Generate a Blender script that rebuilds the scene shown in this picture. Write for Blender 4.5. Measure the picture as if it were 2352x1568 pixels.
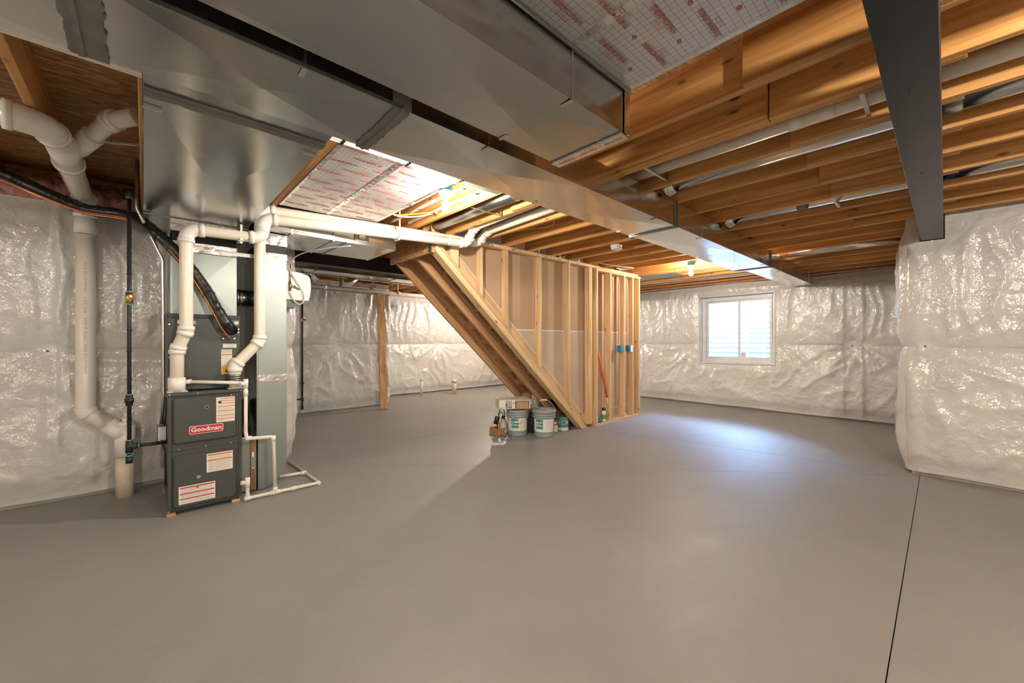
import bpy, bmesh, math, random
import numpy as np
from mathutils import Vector, Matrix

for o in list(bpy.data.objects):
    bpy.data.objects.remove(o)
scene = bpy.context.scene
COL = scene.collection
random.seed(7)
PI = math.pi

# ------------------------------------------------------------------ camera
cam_d = bpy.data.cameras.new('camera')
cam_d.sensor_width = 36.0
cam_d.lens = 36.0 * 918.0 / 2352.0
cam_d.clip_start = 0.02
cam_d.clip_end = 200
cam = bpy.data.objects.new('camera', cam_d)
COL.objects.link(cam)
cam.location = (0, 0, 1.27)
cam.rotation_euler = (math.radians(90), 0, math.radians(47.33 - 90))
scene.camera = cam

# ------------------------------------------------------------------ world, exposure
BULB = 2300.0            # radiance of a bare bulb
BULB_COL = (1.0, 0.90, 0.76)
SKY = 185.0
w = bpy.data.worlds.new('world')
scene.world = w
w.use_nodes = True
bg = w.node_tree.nodes['Background']
bg.inputs['Color'].default_value = (0.36, 0.61, 1.0, 1)
bg.inputs['Strength'].default_value = SKY
scene.view_settings.view_transform = 'Standard'
scene.view_settings.look = 'None'
scene.view_settings.exposure = 0.60
scene.view_settings.gamma = 1.0
scene.view_settings.use_curve_mapping = False

# ------------------------------------------------------------------ object helpers
WL = {}                    # world location of every object (nothing is rotated through a parent)


def props(o, label=None, cat=None, group=None, kind=None):
    if label: o['label'] = label
    if cat: o['category'] = cat
    if group: o['group'] = group
    if kind: o['kind'] = kind
    return o


def thing(name, label, cat, loc=(0, 0, 0), group=None):
    o = bpy.data.objects.new(name, None)
    COL.objects.link(o)
    o.empty_display_size = 0.05
    o.location = loc
    WL[o] = Vector(loc)
    return props(o, label, cat, group)


def struct_empty(name, loc=(0, 0, 0)):
    o = bpy.data.objects.new(name, None)
    COL.objects.link(o)
    o.location = loc
    WL[o] = Vector(loc)
    o['kind'] = 'structure'
    return o


def put(name, me, parent=None, world=(0, 0, 0), rot=None):
    """link a mesh (coordinates relative to world) under parent"""
    o = bpy.data.objects.new(name, me)
    COL.objects.link(o)
    wv = Vector(world)
    if parent is not None:
        o.parent = parent
        o.location = wv - WL[parent]
    else:
        o.location = wv
    if rot: o.rotation_euler = rot
    WL[o] = wv
    return o


def frame_of(d):
    d = Vector(d).normalized()
    up = Vector((0, 0, 1)) if abs(d.z) < 0.9 else Vector((1, 0, 0))
    a = d.cross(up).normalized()
    b = a.cross(d).normalized()
    return d, a, b


class MB:
    def __init__(s):
        s.v = []; s.f = []; s.sm = []

    def add(s, vs, fs, smooth=False):
        n = len(s.v)
        s.v += [tuple(p) for p in vs]
        s.f += [tuple(i + n for i in f) for f in fs]
        s.sm += [smooth] * len(fs)
        return s

    def box(s, x0, x1, y0, y1, z0, z1):
        return s.add([(x0, y0, z0), (x1, y0, z0), (x1, y1, z0), (x0, y1, z0), (x0, y0, z1), (x1, y0, z1), (x1, y1, z1), (x0, y1, z1)],
                     [(3, 2, 1, 0), (4, 5, 6, 7), (0, 1, 5, 4), (1, 2, 6, 5), (2, 3, 7, 6), (3, 0, 4, 7)])

    def obox(s, c, ax, ay, az, hx, hy, hz):
        c = Vector(c); ax = Vector(ax) * hx; ay = Vector(ay) * hy; az = Vector(az) * hz
        vs = [c + i * ax + j * ay + k * az for k in (-1, 1) for j, i in ((-1, -1), (-1, 1), (1, 1), (1, -1))]
        return s.add(vs, [(3, 2, 1, 0), (4, 5, 6, 7), (0, 1, 5, 4), (1, 2, 6, 5), (2, 3, 7, 6), (3, 0, 4, 7)])

    def prism(s, pts, axis, a0, a1):
        """2D polygon (counter-clockwise) swept along an axis: 'x' -> (y,z), 'y' -> (x,z), 'z' -> (x,y)"""
        def P(p, a):
            return {'x': (a, p[0], p[1]), 'y': (p[0], a, p[1]), 'z': (p[0], p[1], a)}[axis]
        n = len(pts)
        vs = [P(p, a0) for p in pts] + [P(p, a1) for p in pts]
        fs = [tuple(range(n))[::-1], tuple(range(n, 2 * n))] + [(i, (i + 1) % n, n + (i + 1) % n, n + i) for i in range(n)]
        if axis == 'y': fs = [f[::-1] for f in fs]
        return s.add(vs, fs)

    def cyl(s, p0, p1, r0, r1=None, n=16, caps=True):
        r1 = r0 if r1 is None else r1
        p0 = Vector(p0); p1 = Vector(p1)
        d, a, b = frame_of(p1 - p0)
        vs = []
        for p, r in ((p0, r0), (p1, r1)):
            for i in range(n):
                t = 2 * PI * i / n
                vs.append(p + a * (r * math.cos(t)) + b * (r * math.sin(t)))
        s.add(vs, [(i, i + n, (i + 1) % n + n, (i + 1) % n) for i in range(n)], True)
        if caps:
            s.add(vs[:n], [tuple(range(n))]); s.add(vs[n:], [tuple(range(n))[::-1]])
        return s

    def tube(s, pts, r, n=12, caps=True, wob=0):
        pts = [Vector(p) for p in pts]
        m = len(pts)
        tang = []
        for i in range(m):
            t = (pts[min(i + 1, m - 1)] - pts[max(i - 1, 0)]).normalized()
            tang.append(t)
        d, a, b = frame_of(tang[0])
        vs = []
        for i in range(m):
            if i:
                q = tang[i - 1].rotation_difference(tang[i])
                a = q @ a; b = q @ b
            rr = r[i] if isinstance(r, (list, tuple)) else r
            if wob: rr *= 1 + random.uniform(-wob, wob)
            for k in range(n):
                th = 2 * PI * k / n
                vs.append(pts[i] + a * (rr * math.cos(th)) + b * (rr * math.sin(th)))
        fs = []
        for i in range(m - 1):
            for k in range(n):
                fs.append((i * n + k, (i + 1) * n + k, (i + 1) * n + (k + 1) % n, i * n + (k + 1) % n))
        s.add(vs, fs, True)
        if caps:
            s.add(vs[:n], [tuple(range(n))]); s.add(vs[-n:], [tuple(range(n))[::-1]])
        return s

    def lathe(s, prof, c, n=24, axis=(0, 0, 1), close=False):
        d, a, b = frame_of(axis)
        c = Vector(c)
        vs = []
        for (r, h) in prof:
            for k in range(n):
                th = 2 * PI * k / n
                vs.append(c + d * h + a * (r * math.cos(th)) + b * (r * math.sin(th)))
        fs = []
        for i in range(len(prof) - 1):
            for k in range(n):
                fs.append((i * n + k, i * n + (k + 1) % n, (i + 1) * n + (k + 1) % n, (i + 1) * n + k)[::-1])
        s.add(vs, fs, True)
        return s

    def mesh(s, name, mat, origin=(0, 0, 0), bevel=0, seg=1):
        me = bpy.data.meshes.new(name)
        ox, oy, oz = origin
        me.from_pydata([(x - ox, y - oy, z - oz) for x, y, z in s.v], [], s.f)
        me.polygons.foreach_set('use_smooth', s.sm)
        if mat is not None: me.materials.append(mat)
        bm = bmesh.new(); bm.from_mesh(me)
        bmesh.ops.remove_doubles(bm, verts=bm.verts, dist=1e-5)
        bmesh.ops.recalc_face_normals(bm, faces=bm.faces)
        if bevel:
            ed = [e for e in bm.edges if len(e.link_faces) == 2 and e.calc_face_angle(0) > 0.5]
            bmesh.ops.bevel(bm, geom=ed, offset=bevel, segments=seg, affect='EDGES', profile=0.6)
        bm.to_mesh(me); bm.free()
        me.update()
        return me

    def build(s, name, mat, parent=None, bevel=0, seg=1, origin=None):
        if origin is None: origin = tuple(WL[parent]) if parent is not None else (0, 0, 0)
        return put(name, s.mesh(name, mat, origin, bevel, seg), parent, origin)


def fillet(pts, rad, n=6):
    pts = [Vector(p) for p in pts]
    out = [pts[0]]
    for i in range(1, len(pts) - 1):
        a, p, b = pts[i - 1], pts[i], pts[i + 1]
        r = rad[i - 1] if isinstance(rad, (list, tuple)) else rad
        u = (a - p); v = (b - p)
        lu, lv = u.length, v.length
        u.normalize(); v.normalize()
        ang = u.angle(v)
        if ang > 3.1 or r <= 0:
            out.append(p); continue
        t = min(r / math.tan(ang / 2), lu * 0.49, lv * 0.49)
        s0 = p + u * t; s1 = p + v * t
        for k in range(n + 1):
            q = k / n
            out.append(s0 * (1 - q) ** 2 + p * (2 * q * (1 - q)) + s1 * q * q)
    out.append(pts[-1])
    return out


def smooth_path(pts, n=6):
    """Catmull-Rom through the points"""
    P = [Vector(p) for p in pts]
    P = [P[0] * 2 - P[1]] + P + [P[-1] * 2 - P[-2]]
    out = []
    for i in range(1, len(P) - 2):
        p0, p1, p2, p3 = P[i - 1:i + 3]
        for k in range(n):
            t = k / n
            out.append(0.5 * ((2 * p1) + (p2 - p0) * t + (2 * p0 - 5 * p1 + 4 * p2 - p3) * t * t + (3 * p1 - p0 - 3 * p2 + p3) * t ** 3))
    out.append(P[-2])
    return out


def text_mesh(txt, size, mat, outline=False, shear=0.0, bold=0.0, space=1.0):
    cu = bpy.data.curves.new('printed_text', 'FONT')
    cu.body = txt; cu.size = size; cu.align_x = 'CENTER'; cu.align_y = 'CENTER'
    cu.shear = shear; cu.resolution_u = 2; cu.space_character = space
    cu.offset = bold
    if outline:
        cu.fill_mode = 'NONE'; cu.bevel_depth = size * 0.022; cu.bevel_resolution = 0
    ob = bpy.data.objects.new('printed_text', cu)
    COL.objects.link(ob)
    bpy.context.view_layer.update()
    dg = bpy.context.evaluated_depsgraph_get()
    me = bpy.data.meshes.new_from_object(ob.evaluated_get(dg))
    bpy.data.objects.remove(ob)
    bpy.data.curves.remove(cu)
    me.materials.clear(); me.materials.append(mat)
    return me


# ------------------------------------------------------------------ materials
MATS = {}


class NT:
    def __init__(s, name):
        m = bpy.data.materials.new(name)
        m.use_nodes = True
        s.m = m; s.t = m.node_tree
        s.b = s.t.nodes['Principled BSDF']

    def n(s, typ, **kw):
        nd = s.t.nodes.new(typ)
        for k, v in kw.items():
            setattr(nd, k, v)
        return nd

    def l(s, a, b):
        s.t.links.new(a, b)

    def obj(s, scale=(1, 1, 1), rot=(0, 0, 0), rnd=0.0):
        tc = s.n('ShaderNodeTexCoord')
        mp = s.n('ShaderNodeMapping')
        mp.inputs['Scale'].default_value = scale
        src = tc.outputs['Object']
        if any(rot):
            m0 = s.n('ShaderNodeMapping'); m0.inputs['Rotation'].default_value = rot
            s.l(src, m0.inputs['Vector']); src = m0.outputs[0]
        s.l(src, mp.inputs['Vector'])
        if rnd:
            oi = s.n('ShaderNodeObjectInfo')
            cm = s.n('ShaderNodeCombineXYZ')
            for k, f in ((0, 1.0), (1, 7.3), (2, 3.1)):
                mu = s.n('ShaderNodeMath', operation='MULTIPLY'); mu.inputs[1].default_value = rnd * f
                s.l(oi.outputs['Random'], mu.inputs[0]); s.l(mu.outputs[0], cm.inputs[k])
            s.l(cm.outputs[0], mp.inputs['Location'])
        return mp.outputs[0]

    def noise(s, vec, scale, detail=3, rough=0.5, dist=0.0):
        nd = s.n('ShaderNodeTexNoise')
        nd.inputs['Scale'].default_value = scale
        nd.inputs['Detail'].default_value = detail
        nd.inputs['Roughness'].default_value = rough
        nd.inputs['Distortion'].default_value = dist
        if vec is not None: s.l(vec, nd.inputs['Vector'])
        return nd.outputs['Fac']

    def ramp(s, fac, stops):
        r = s.n('ShaderNodeValToRGB')
        el = r.color_ramp.elements
        while len(el) < len(stops): el.new(0.5)
        for e, (p, c) in zip(el, stops):
            e.position = p; e.color = (*c, 1) if len(c) == 3 else c
        s.l(fac, r.inputs[0])
        return r.outputs[0]

    def mix(s, fac, a, b, mode='MIX'):
        nd = s.n('ShaderNodeMix', data_type='RGBA', blend_type=mode)
        for k, v in ((0, fac), (6, a), (7, b)):
            if isinstance(v, (int, float)): nd.inputs[k].default_value = v
            elif isinstance(v, tuple): nd.inputs[k].default_value = (*v, 1)
            else: s.l(v, nd.inputs[k])
        return nd.outputs[2]

    def math(s, op, a, b=None, clamp=False):
        nd = s.n('ShaderNodeMath', operation=op); nd.use_clamp = clamp
        for k, v in ((0, a), (1, b)):
            if v is None: continue
            if isinstance(v, (int, float)): nd.inputs[k].default_value = v
            else: s.l(v, nd.inputs[k])
        return nd.outputs[0]

    def bump(s, h, strength=0.3, dist=0.01, prev=None):
        nd = s.n('ShaderNodeBump')
        nd.inputs['Strength'].default_value = strength
        nd.inputs['Distance'].default_value = dist
        s.l(h, nd.inputs['Height'])
        if prev is not None: s.l(prev, nd.inputs['Normal'])
        s.l(nd.outputs[0], s.b.inputs['Normal'])
        return nd.outputs[0]

    def base(s, c):
        if isinstance(c, tuple): s.b.inputs['Base Color'].default_value = (*c, 1)
        else: s.l(c, s.b.inputs['Base Color'])

    def rough(s, r):
        if isinstance(r, (int, float)): s.b.inputs['Roughness'].default_value = r
        else: s.l(r, s.b.inputs['Roughness'])


def plain(name, col, rough=0.5, metal=0.0, var=0.06, scale=8.0, bump=0.0):
    """one colour with a faint procedural mottling"""
    t = NT(name)
    v = t.obj(rnd=5.0)
    f = t.noise(v, scale, 4)
    lo = tuple(max(0, c * (1 - var)) for c in col); hi = tuple(min(1, c * (1 + var)) for c in col)
    t.base(t.ramp(f, [(0.3, lo), (0.7, hi)]))
    t.rough(rough); t.b.inputs['Metallic'].default_value = metal
    if name == 'beam_paint': t.b.inputs['Specular IOR Level'].default_value = 0.3
    if bump: t.bump(t.noise(v, scale * 12, 3), bump, 0.002)
    MATS[name] = t.m
    return t.m


def wood(name, axis, c_lo, c_mid, c_hi, rough=0.62, rot=(0, 0, 0)):
    t = NT(name)
    k = {'x': 0, 'y': 1, 'z': 2}[axis]
    sc = [22.0] * 3; sc[k] = 0.9
    v = t.obj(tuple(sc), rot, rnd=9.0)
    ring = t.noise(v, 1.0, 3, 0.5, 0.6)
    fine_sc = [160.0] * 3; fine_sc[k] = 4.0
    fine = t.noise(t.obj(tuple(fine_sc), rot, rnd=5.0), 1.0, 2)
    g = t.math('ADD', t.math('MULTIPLY', ring, 0.78), t.math('MULTIPLY', fine, 0.22))
    col = t.ramp(g, [(0.36, c_lo), (0.5, c_mid), (0.62, c_hi)])
    # knots: sparse dark ovals
    ks = [9.0] * 3; ks[k] = 3.2
    vo = t.n('ShaderNodeTexVoronoi'); vo.inputs['Scale'].default_value = 1.0
    t.l(t.obj(tuple(ks), rot, rnd=13.0), vo.inputs['Vector'])
    kn = t.ramp(vo.outputs['Distance'], [(0.05, (1, 1, 1)), (0.13, (0, 0, 0))])
    col = t.mix(kn, col, tuple(c * 0.35 for c in c_lo))
    # board-to-board difference
    oi = t.n('ShaderNodeObjectInfo')
    tint = t.ramp(oi.outputs['Random'], [(0.0, (0.84, 0.82, 0.80)), (1.0, (1.08, 1.06, 1.04))])
    col = t.mix(1.0, col, tint, 'MULTIPLY')
    t.base(col); t.rough(rough)
    t.bump(g, 0.18, 0.002)
    MATS[name] = t.m
    return t.m


FIR = ((0.44, 0.190, 0.050), (0.63, 0.320, 0.095), (0.73, 0.410, 0.150))
PINE = ((0.58, 0.375, 0.185), (0.72, 0.51, 0.285), (0.79, 0.60, 0.37))
STAIR = ((0.42, 0.225, 0.10), (0.57, 0.33, 0.16), (0.66, 0.42, 0.22))
for ax in 'xyz':
    wood('fir_' + ax, ax, *FIR)
    wood('pine_' + ax, ax, *PINE)
    wood('stair_wood_' + ax, ax, *STAIR)
SLOPE = math.atan(0.9007)
wood('stair_wood_slope', 'x', *STAIR, rot=(0, -SLOPE, 0))
wood('pine_slope', 'x', *PINE, rot=(0, -SLOPE, 0))

# oriented strand board
t = NT('osb')
v = t.obj((1, 1, 1), rnd=3.0)
vo = t.n('ShaderNodeTexVoronoi'); vo.inputs['Scale'].default_value = 1.0
t.l(t.obj((16, 55, 55), (0, 0, 0.3), rnd=3.0), vo.inputs['Vector'])
fl = t.n('ShaderNodeSeparateColor'); t.l(vo.outputs['Color'], fl.inputs[0])
col = t.ramp(fl.outputs[0], [(0.0, (0.26, 0.125, 0.045)), (0.5, (0.50, 0.27, 0.105)), (1.0, (0.72, 0.45, 0.21))])
fb = t.noise(t.obj((6, 38, 38), rnd=3.0), 1.0, 4)
col = t.mix(0.5, col, t.ramp(fb, [(0.35, (0.20, 0.09, 0.03)), (0.65, (0.66, 0.39, 0.17))]))
t.base(col); t.rough(0.7); t.bump(fl.outputs[0], 0.25, 0.002)
MATS['osb'] = t.m

# painted concrete floor
t = NT('painted_concrete')
v = t.obj()
n1 = t.noise(v, 0.55, 5, 0.55)
n2 = t.noise(v, 4.0, 5, 0.65, 0.4)
n3 = t.noise(t.obj((1.6, 5.0, 1), (0, 0, 0.35)), 1.3, 6, 0.7, 0.5)
c = t.ramp(n1, [(0.3, (0.245, 0.251, 0.242)), (0.7, (0.295, 0.301, 0.290))])
c = t.mix(t.ramp(n2, [(0.45, (0, 0, 0)), (0.8, (0.35, 0.35, 0.35))]), c, (0.350, 0.352, 0.342))
c = t.mix(t.ramp(n3, [(0.60, (0, 0, 0)), (0.72, (0.4, 0.4, 0.4))]), c, (0.222, 0.227, 0.218))
sp = t.n('ShaderNodeTexVoronoi'); sp.inputs['Scale'].default_value = 1.1; t.l(v, sp.inputs['Vector'])
c = t.mix(t.ramp(sp.outputs['Distance'], [(0.010, (1, 1, 1)), (0.014, (0, 0, 0))]), c, (0.05, 0.05, 0.045))
t.base(c)
t.rough(t.ramp(n2, [(0.3, (0.42, 0.42, 0.42)), (0.75, (0.58, 0.58, 0.58))]))
t.bump(t.noise(v, 28, 5), 0.08, 0.004)
MATS['floor'] = t.m

# white vinyl facing of the wall insulation
t = NT('vinyl_wrap')
v = t.obj(rnd=2.0)
a = t.noise(v, 6.5, 3, 0.55, 0.35)
ridge = t.math('ABSOLUTE', t.math('SUBTRACT', a, 0.5))
b2 = t.noise(v, 19, 3, 0.55, 0.3)
ridge2 = t.math('ABSOLUTE', t.math('SUBTRACT', b2, 0.5))
hh = t.math('ADD', ridge, t.math('MULTIPLY', ridge2, 0.45))
t.base(t.ramp(t.noise(v, 1.2, 3), [(0.3, (0.64, 0.635, 0.622)), (0.7, (0.71, 0.705, 0.692))]))
t.rough(t.ramp(t.noise(v, 3.0, 3), [(0.3, (0.13, 0.13, 0.13)), (0.7, (0.24, 0.24, 0.24))]))
t.b.inputs['Specular IOR Level'].default_value = 0.8
t.bump(hh, 0.75, 0.026)
MATS['wrap'] = t.m


def sheet(name, col, r0, r1, ax=(6, 6, 6), bumpd=0.0, spang=0.04):
    t = NT(name)
    v = t.obj(ax, rnd=4.0)
    f = t.noise(v, 1.0, 4, 0.5)
    lo = tuple(c * (1 - spang) for c in col); hi = tuple(min(1, c * (1 + spang)) for c in col)
    t.base(t.ramp(f, [(0.3, lo), (0.7, hi)]))
    t.b.inputs['Metallic'].default_value = 1.0
    t.rough(t.ramp(t.noise(v, 2.3, 3), [(0.3, (r0,) * 3), (0.7, (r1,) * 3)]))
    if bumpd: t.bump(t.noise(t.obj((9, 9, 9), rnd=2.0), 1.0, 3), 0.5, bumpd * 6)
    MATS[name] = t.m
    return t.m


sheet('galv', (0.50, 0.515, 0.50), 0.20, 0.25, (0.8, 2.5, 2.5))
sheet('galv_bright', (0.72, 0.725, 0.71), 0.16, 0.22, (0.8, 2.5, 2.5))
sheet('galv_dull', (0.34, 0.385, 0.370), 0.40, 0.50, (2, 2, 2))
sheet('foil', (0.80, 0.80, 0.80), 0.16, 0.30, (14, 14, 14), 0.004)
sheet('zinc', (0.62, 0.62, 0.60), 0.3, 0.4, (20, 20, 20))
sheet('copper', (0.80, 0.42, 0.25), 0.25, 0.4, (20, 20, 20))
sheet('brass', (0.75, 0.55, 0.22), 0.25, 0.4, (20, 20, 20))

plain('mastic', (0.20, 0.19, 0.175), 0.7, 0, 0.12, 14, 0.25)
plain('beam_paint', (0.022, 0.024, 0.030), 0.33, 0, 0.14, 3, 0.08)
plain('beam_black', (0.012, 0.012, 0.013), 0.45, 0, 0.2, 10, 0.15)
plain('pvc', (0.81, 0.755, 0.645), 0.28, 0, 0.02)
plain('pvc_white', (0.86, 0.84, 0.80), 0.25, 0, 0.02)
plain('pvc_grey', (0.80, 0.775, 0.72), 0.30, 0, 0.03)
plain('pex', (0.86, 0.82, 0.72), 0.35, 0, 0.02)
plain('black_iron', (0.030, 0.028, 0.028), 0.48, 0.2, 0.25, 25)
plain('pipe_dope', (0.10, 0.42, 0.36), 0.5)
plain('black_plastic', (0.015, 0.015, 0.016), 0.35, 0, 0.2)
plain('black_wrap', (0.014, 0.014, 0.015), 0.22, 0, 0.2, 20, 0.5)
plain('furnace_paint', (0.062, 0.069, 0.064), 0.36, 0, 0.06, 30)
plain('furnace_dark', (0.030, 0.033, 0.032), 0.45, 0, 0.06, 30)
plain('paper_white', (0.80, 0.77, 0.70), 0.55, 0, 0.03)
plain('print_orange', (0.72, 0.17, 0.030), 0.5)
plain('print_red', (0.55, 0.020, 0.025), 0.4)
plain('print_black', (0.02, 0.02, 0.02), 0.5)
plain('print_grey', (0.42, 0.41, 0.39), 0.6)
plain('print_yellow', (0.80, 0.42, 0.02), 0.5)
plain('print_blue', (0.045, 0.13, 0.30), 0.5)
plain('print_teal', (0.035, 0.34, 0.34), 0.5)
plain('print_brown', (0.10, 0.055, 0.035), 0.5)
plain('print_green', (0.05, 0.40, 0.10), 0.5)
plain('pan_red', (0.52, 0.075, 0.075), 0.5)
plain('orange_plastic', (0.85, 0.10, 0.012), 0.35)
plain('orange_wire', (0.75, 0.19, 0.03), 0.45)
plain('yellow_cable', (0.80, 0.56, 0.06), 0.45)
plain('white_cable', (0.82, 0.80, 0.74), 0.45)
plain('blue_box', (0.012, 0.27, 0.52), 0.4)
plain('blue_tape', (0.03, 0.17, 0.42), 0.55)
plain('white_plastic', (0.82, 0.81, 0.78), 0.35)
plain('vinyl_frame', (0.72, 0.74, 0.77), 0.35)
plain('porcelain', (0.86, 0.85, 0.82), 0.2)
plain('bucket_grey', (0.30, 0.335, 0.335), 0.42, 0, 0.06)
plain('bucket_paint', (0.52, 0.53, 0.50), 0.6, 0, 0.1, 20)
plain('can_metal', (0.55, 0.54, 0.50), 0.35, 0.9, 0.1)
plain('can_red', (0.24, 0.022, 0.026), 0.35)
plain('cardboard', (0.42, 0.22, 0.095), 0.75, 0, 0.06)
plain('cardboard_light', (0.62, 0.40, 0.22), 0.75, 0, 0.06)
plain('filter_brown', (0.26, 0.13, 0.06), 0.7)
plain('drywall_back', (0.50, 0.34, 0.215), 0.85, 0, 0.05, 3)
plain('drywall_grey', (0.56, 0.45, 0.36), 0.85, 0, 0.05, 3)
plain('drywall_white', (0.78, 0.76, 0.72), 0.8, 0, 0.03, 3)
plain('concrete', (0.34, 0.33, 0.31), 0.85, 0, 0.12, 4, 0.2)
plain('gap_dark', (0.028, 0.022, 0.018), 0.9, 0, 0.1)
plain('bronze', (0.055, 0.035, 0.025), 0.35, 0.4)
plain('frosted_glass', (0.45, 0.44, 0.42), 0.3)
plain('flex_black', (0.016, 0.016, 0.018), 0.6, 0, 0.2, 30, 0.3)
plain('well_metal', (0.60, 0.66, 0.73), 0.45, 0.0, 0.05, 4)
plain('ladder_white', (0.85, 0.86, 0.87), 0.4)
plain('gravel', (0.40, 0.38, 0.35), 0.9, 0, 0.3, 60, 0.6)
plain('red_handle', (0.45, 0.02, 0.02), 0.4)
plain('soot_pipe', (0.70, 0.63, 0.50), 0.5, 0, 0.10, 14)

# pink batts
t = NT('pink_batt')
v = t.obj(rnd=4.0)
t.base(t.ramp(t.noise(v, 9, 5, 0.6), [(0.3, (0.62, 0.26, 0.22)), (0.7, (0.86, 0.50, 0.45))]))
t.rough(0.95); t.bump(t.noise(v, 45, 5, 0.7), 0.9, 0.02)
MATS['pink_batt'] = t.m

# foil-faced pan sheet with a printed grid
t = NT('pan_sheet')
tc = t.n('ShaderNodeTexCoord'); sx = t.n('ShaderNodeSeparateXYZ'); t.l(tc.outputs['Object'], sx.inputs[0])
def lines(axis, pitch, wd):
    m = t.math('FRACT', t.math('DIVIDE', sx.outputs[axis], pitch))
    return t.math('LESS_THAN', m, wd)
g1 = t.math('MAXIMUM', lines(0, 0.0254, 0.050), lines(1, 0.0254, 0.050))
v = t.obj()
basec = t.ramp(t.noise(v, 3, 3), [(0.3, (0.66, 0.66, 0.67)), (0.7, (0.76, 0.76, 0.77))])
t.base(t.mix(g1, basec, (0.20, 0.17, 0.17)))
t.b.inputs['Metallic'].default_value = 0.75
t.rough(0.36)
t.bump(t.noise(t.obj((1, 1, 1)), 5, 3), 0.35, 0.02)
MATS['pan_sheet'] = t.m

# lit bulb
def bulb_mat(power):
    key = 'bulb_%d' % round(power * 100)
    if key not in MATS:
        t = NT(key)
        t.b.inputs['Base Color'].default_value = (1, 1, 1, 1)
        t.b.inputs['Emission Color'].default_value = (*BULB_COL, 1)
        t.b.inputs['Emission Strength'].default_value = BULB * power
        MATS[key] = t.m
    return MATS[key]

# window glass
t = NT('clear_glass')
for nd in list(t.t.nodes):
    if nd.type != 'OUTPUT_MATERIAL': t.t.nodes.remove(nd)
out = [n for n in t.t.nodes if n.type == 'OUTPUT_MATERIAL'][0]
tr = t.n('ShaderNodeBsdfTransparent'); gl = t.n('ShaderNodeBsdfGlossy'); mx = t.n('ShaderNodeMixShader')
gl.inputs['Roughness'].default_value = 0.02
fr = t.n('ShaderNodeFresnel'); fr.inputs['IOR'].default_value = 1.45
t.l(fr.outputs[0], mx.inputs[0]); t.l(tr.outputs[0], mx.inputs[1]); t.l(gl.outputs[0], mx.inputs[2]); t.l(mx.outputs[0], out.inputs[0])
MATS['glass'] = t.m
M = MATS

# ------------------------------------------------------------------ key dimensions (metres)
ZJ = 2.42                 # underside of the joists
ZS = 2.655                # underside of the subfloor
ZD = 2.215                # underside of the ducts
JP = 0.4064               # joist pitch

# ================================================================== FLOOR
def inset(poly, d):
    n = len(poly); out = []
    for i in range(n):
        p0 = Vector(poly[i - 1]); p1 = Vector(poly[i]); p2 = Vector(poly[(i + 1) % n])
        u = (p1 - p0).normalized(); v_ = (p2 - p1).normalized()
        n1 = Vector((-u.y, u.x)); n2 = Vector((-v_.y, v_.x))
        k = 1 + n1.dot(n2)
        out.append(p1 + (n1 + n2) * (d / k))
    return [(p.x, p.y) for p in out]


floor = MB().box(-3.3, 8.9, -4.3, 9.2, -0.2, -0.03).build('floor', M['gap_dark'])
floor['kind'] = 'structure'
P = (5.40, 0.165)
slabs = [
    [(-3.3, -4.3), (8.9, -4.3), (8.9, 0.16), P, (-3.3, 0.13)],
    [(-3.3, 0.13), P, (1.15, 4.68), (-3.3, 4.66)],
    [P, (4.88, 3.39), (4.70, 4.79), (1.15, 4.68)],
    [P, (8.9, 0.16), (8.9, 9.2), (4.70, 9.2), (4.70, 4.79), (4.88, 3.39)],
    [(-3.3, 4.66), (1.15, 4.68), (4.70, 4.79), (4.70, 9.2), (-3.3, 9.2)],
]
for s in slabs:
    MB().prism(inset(s, 0.0022), 'z', -0.03, 0.0).build('floor_slab', M['floor'], floor)

# ================================================================== WALLS
def perlin(x, y, seed):
    rs = np.random.RandomState(seed)
    perm = rs.permutation(256); perm = np.concatenate([perm, perm])
    ang = rs.rand(256) * 2 * np.pi
    xi = np.floor(x).astype(int); yi = np.floor(y).astype(int)
    xf = x - xi; yf = y - yi
    xi &= 255; yi &= 255
    u = xf * xf * xf * (xf * (xf * 6 - 15) + 10); v_ = yf * yf * yf * (yf * (yf * 6 - 15) + 10)
    def g(ix, iy, dx, dy):
        h = ang[perm[perm[ix & 255] + (iy & 255)]]
        return np.cos(h) * dx + np.sin(h) * dy
    a = g(xi, yi, xf, yf); b = g(xi + 1, yi, xf - 1, yf); c = g(xi, yi + 1, xf, yf - 1); d = g(xi + 1, yi + 1, xf - 1, yf - 1)
    return (a + u * (b - a)) * (1 - v_) + (c + u * (d - c)) * v_


def sst(x, a, b):
    t_ = np.clip((x - a) / (b - a), 0, 1)
    return t_ * t_ * (3 - 2 * t_)


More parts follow.
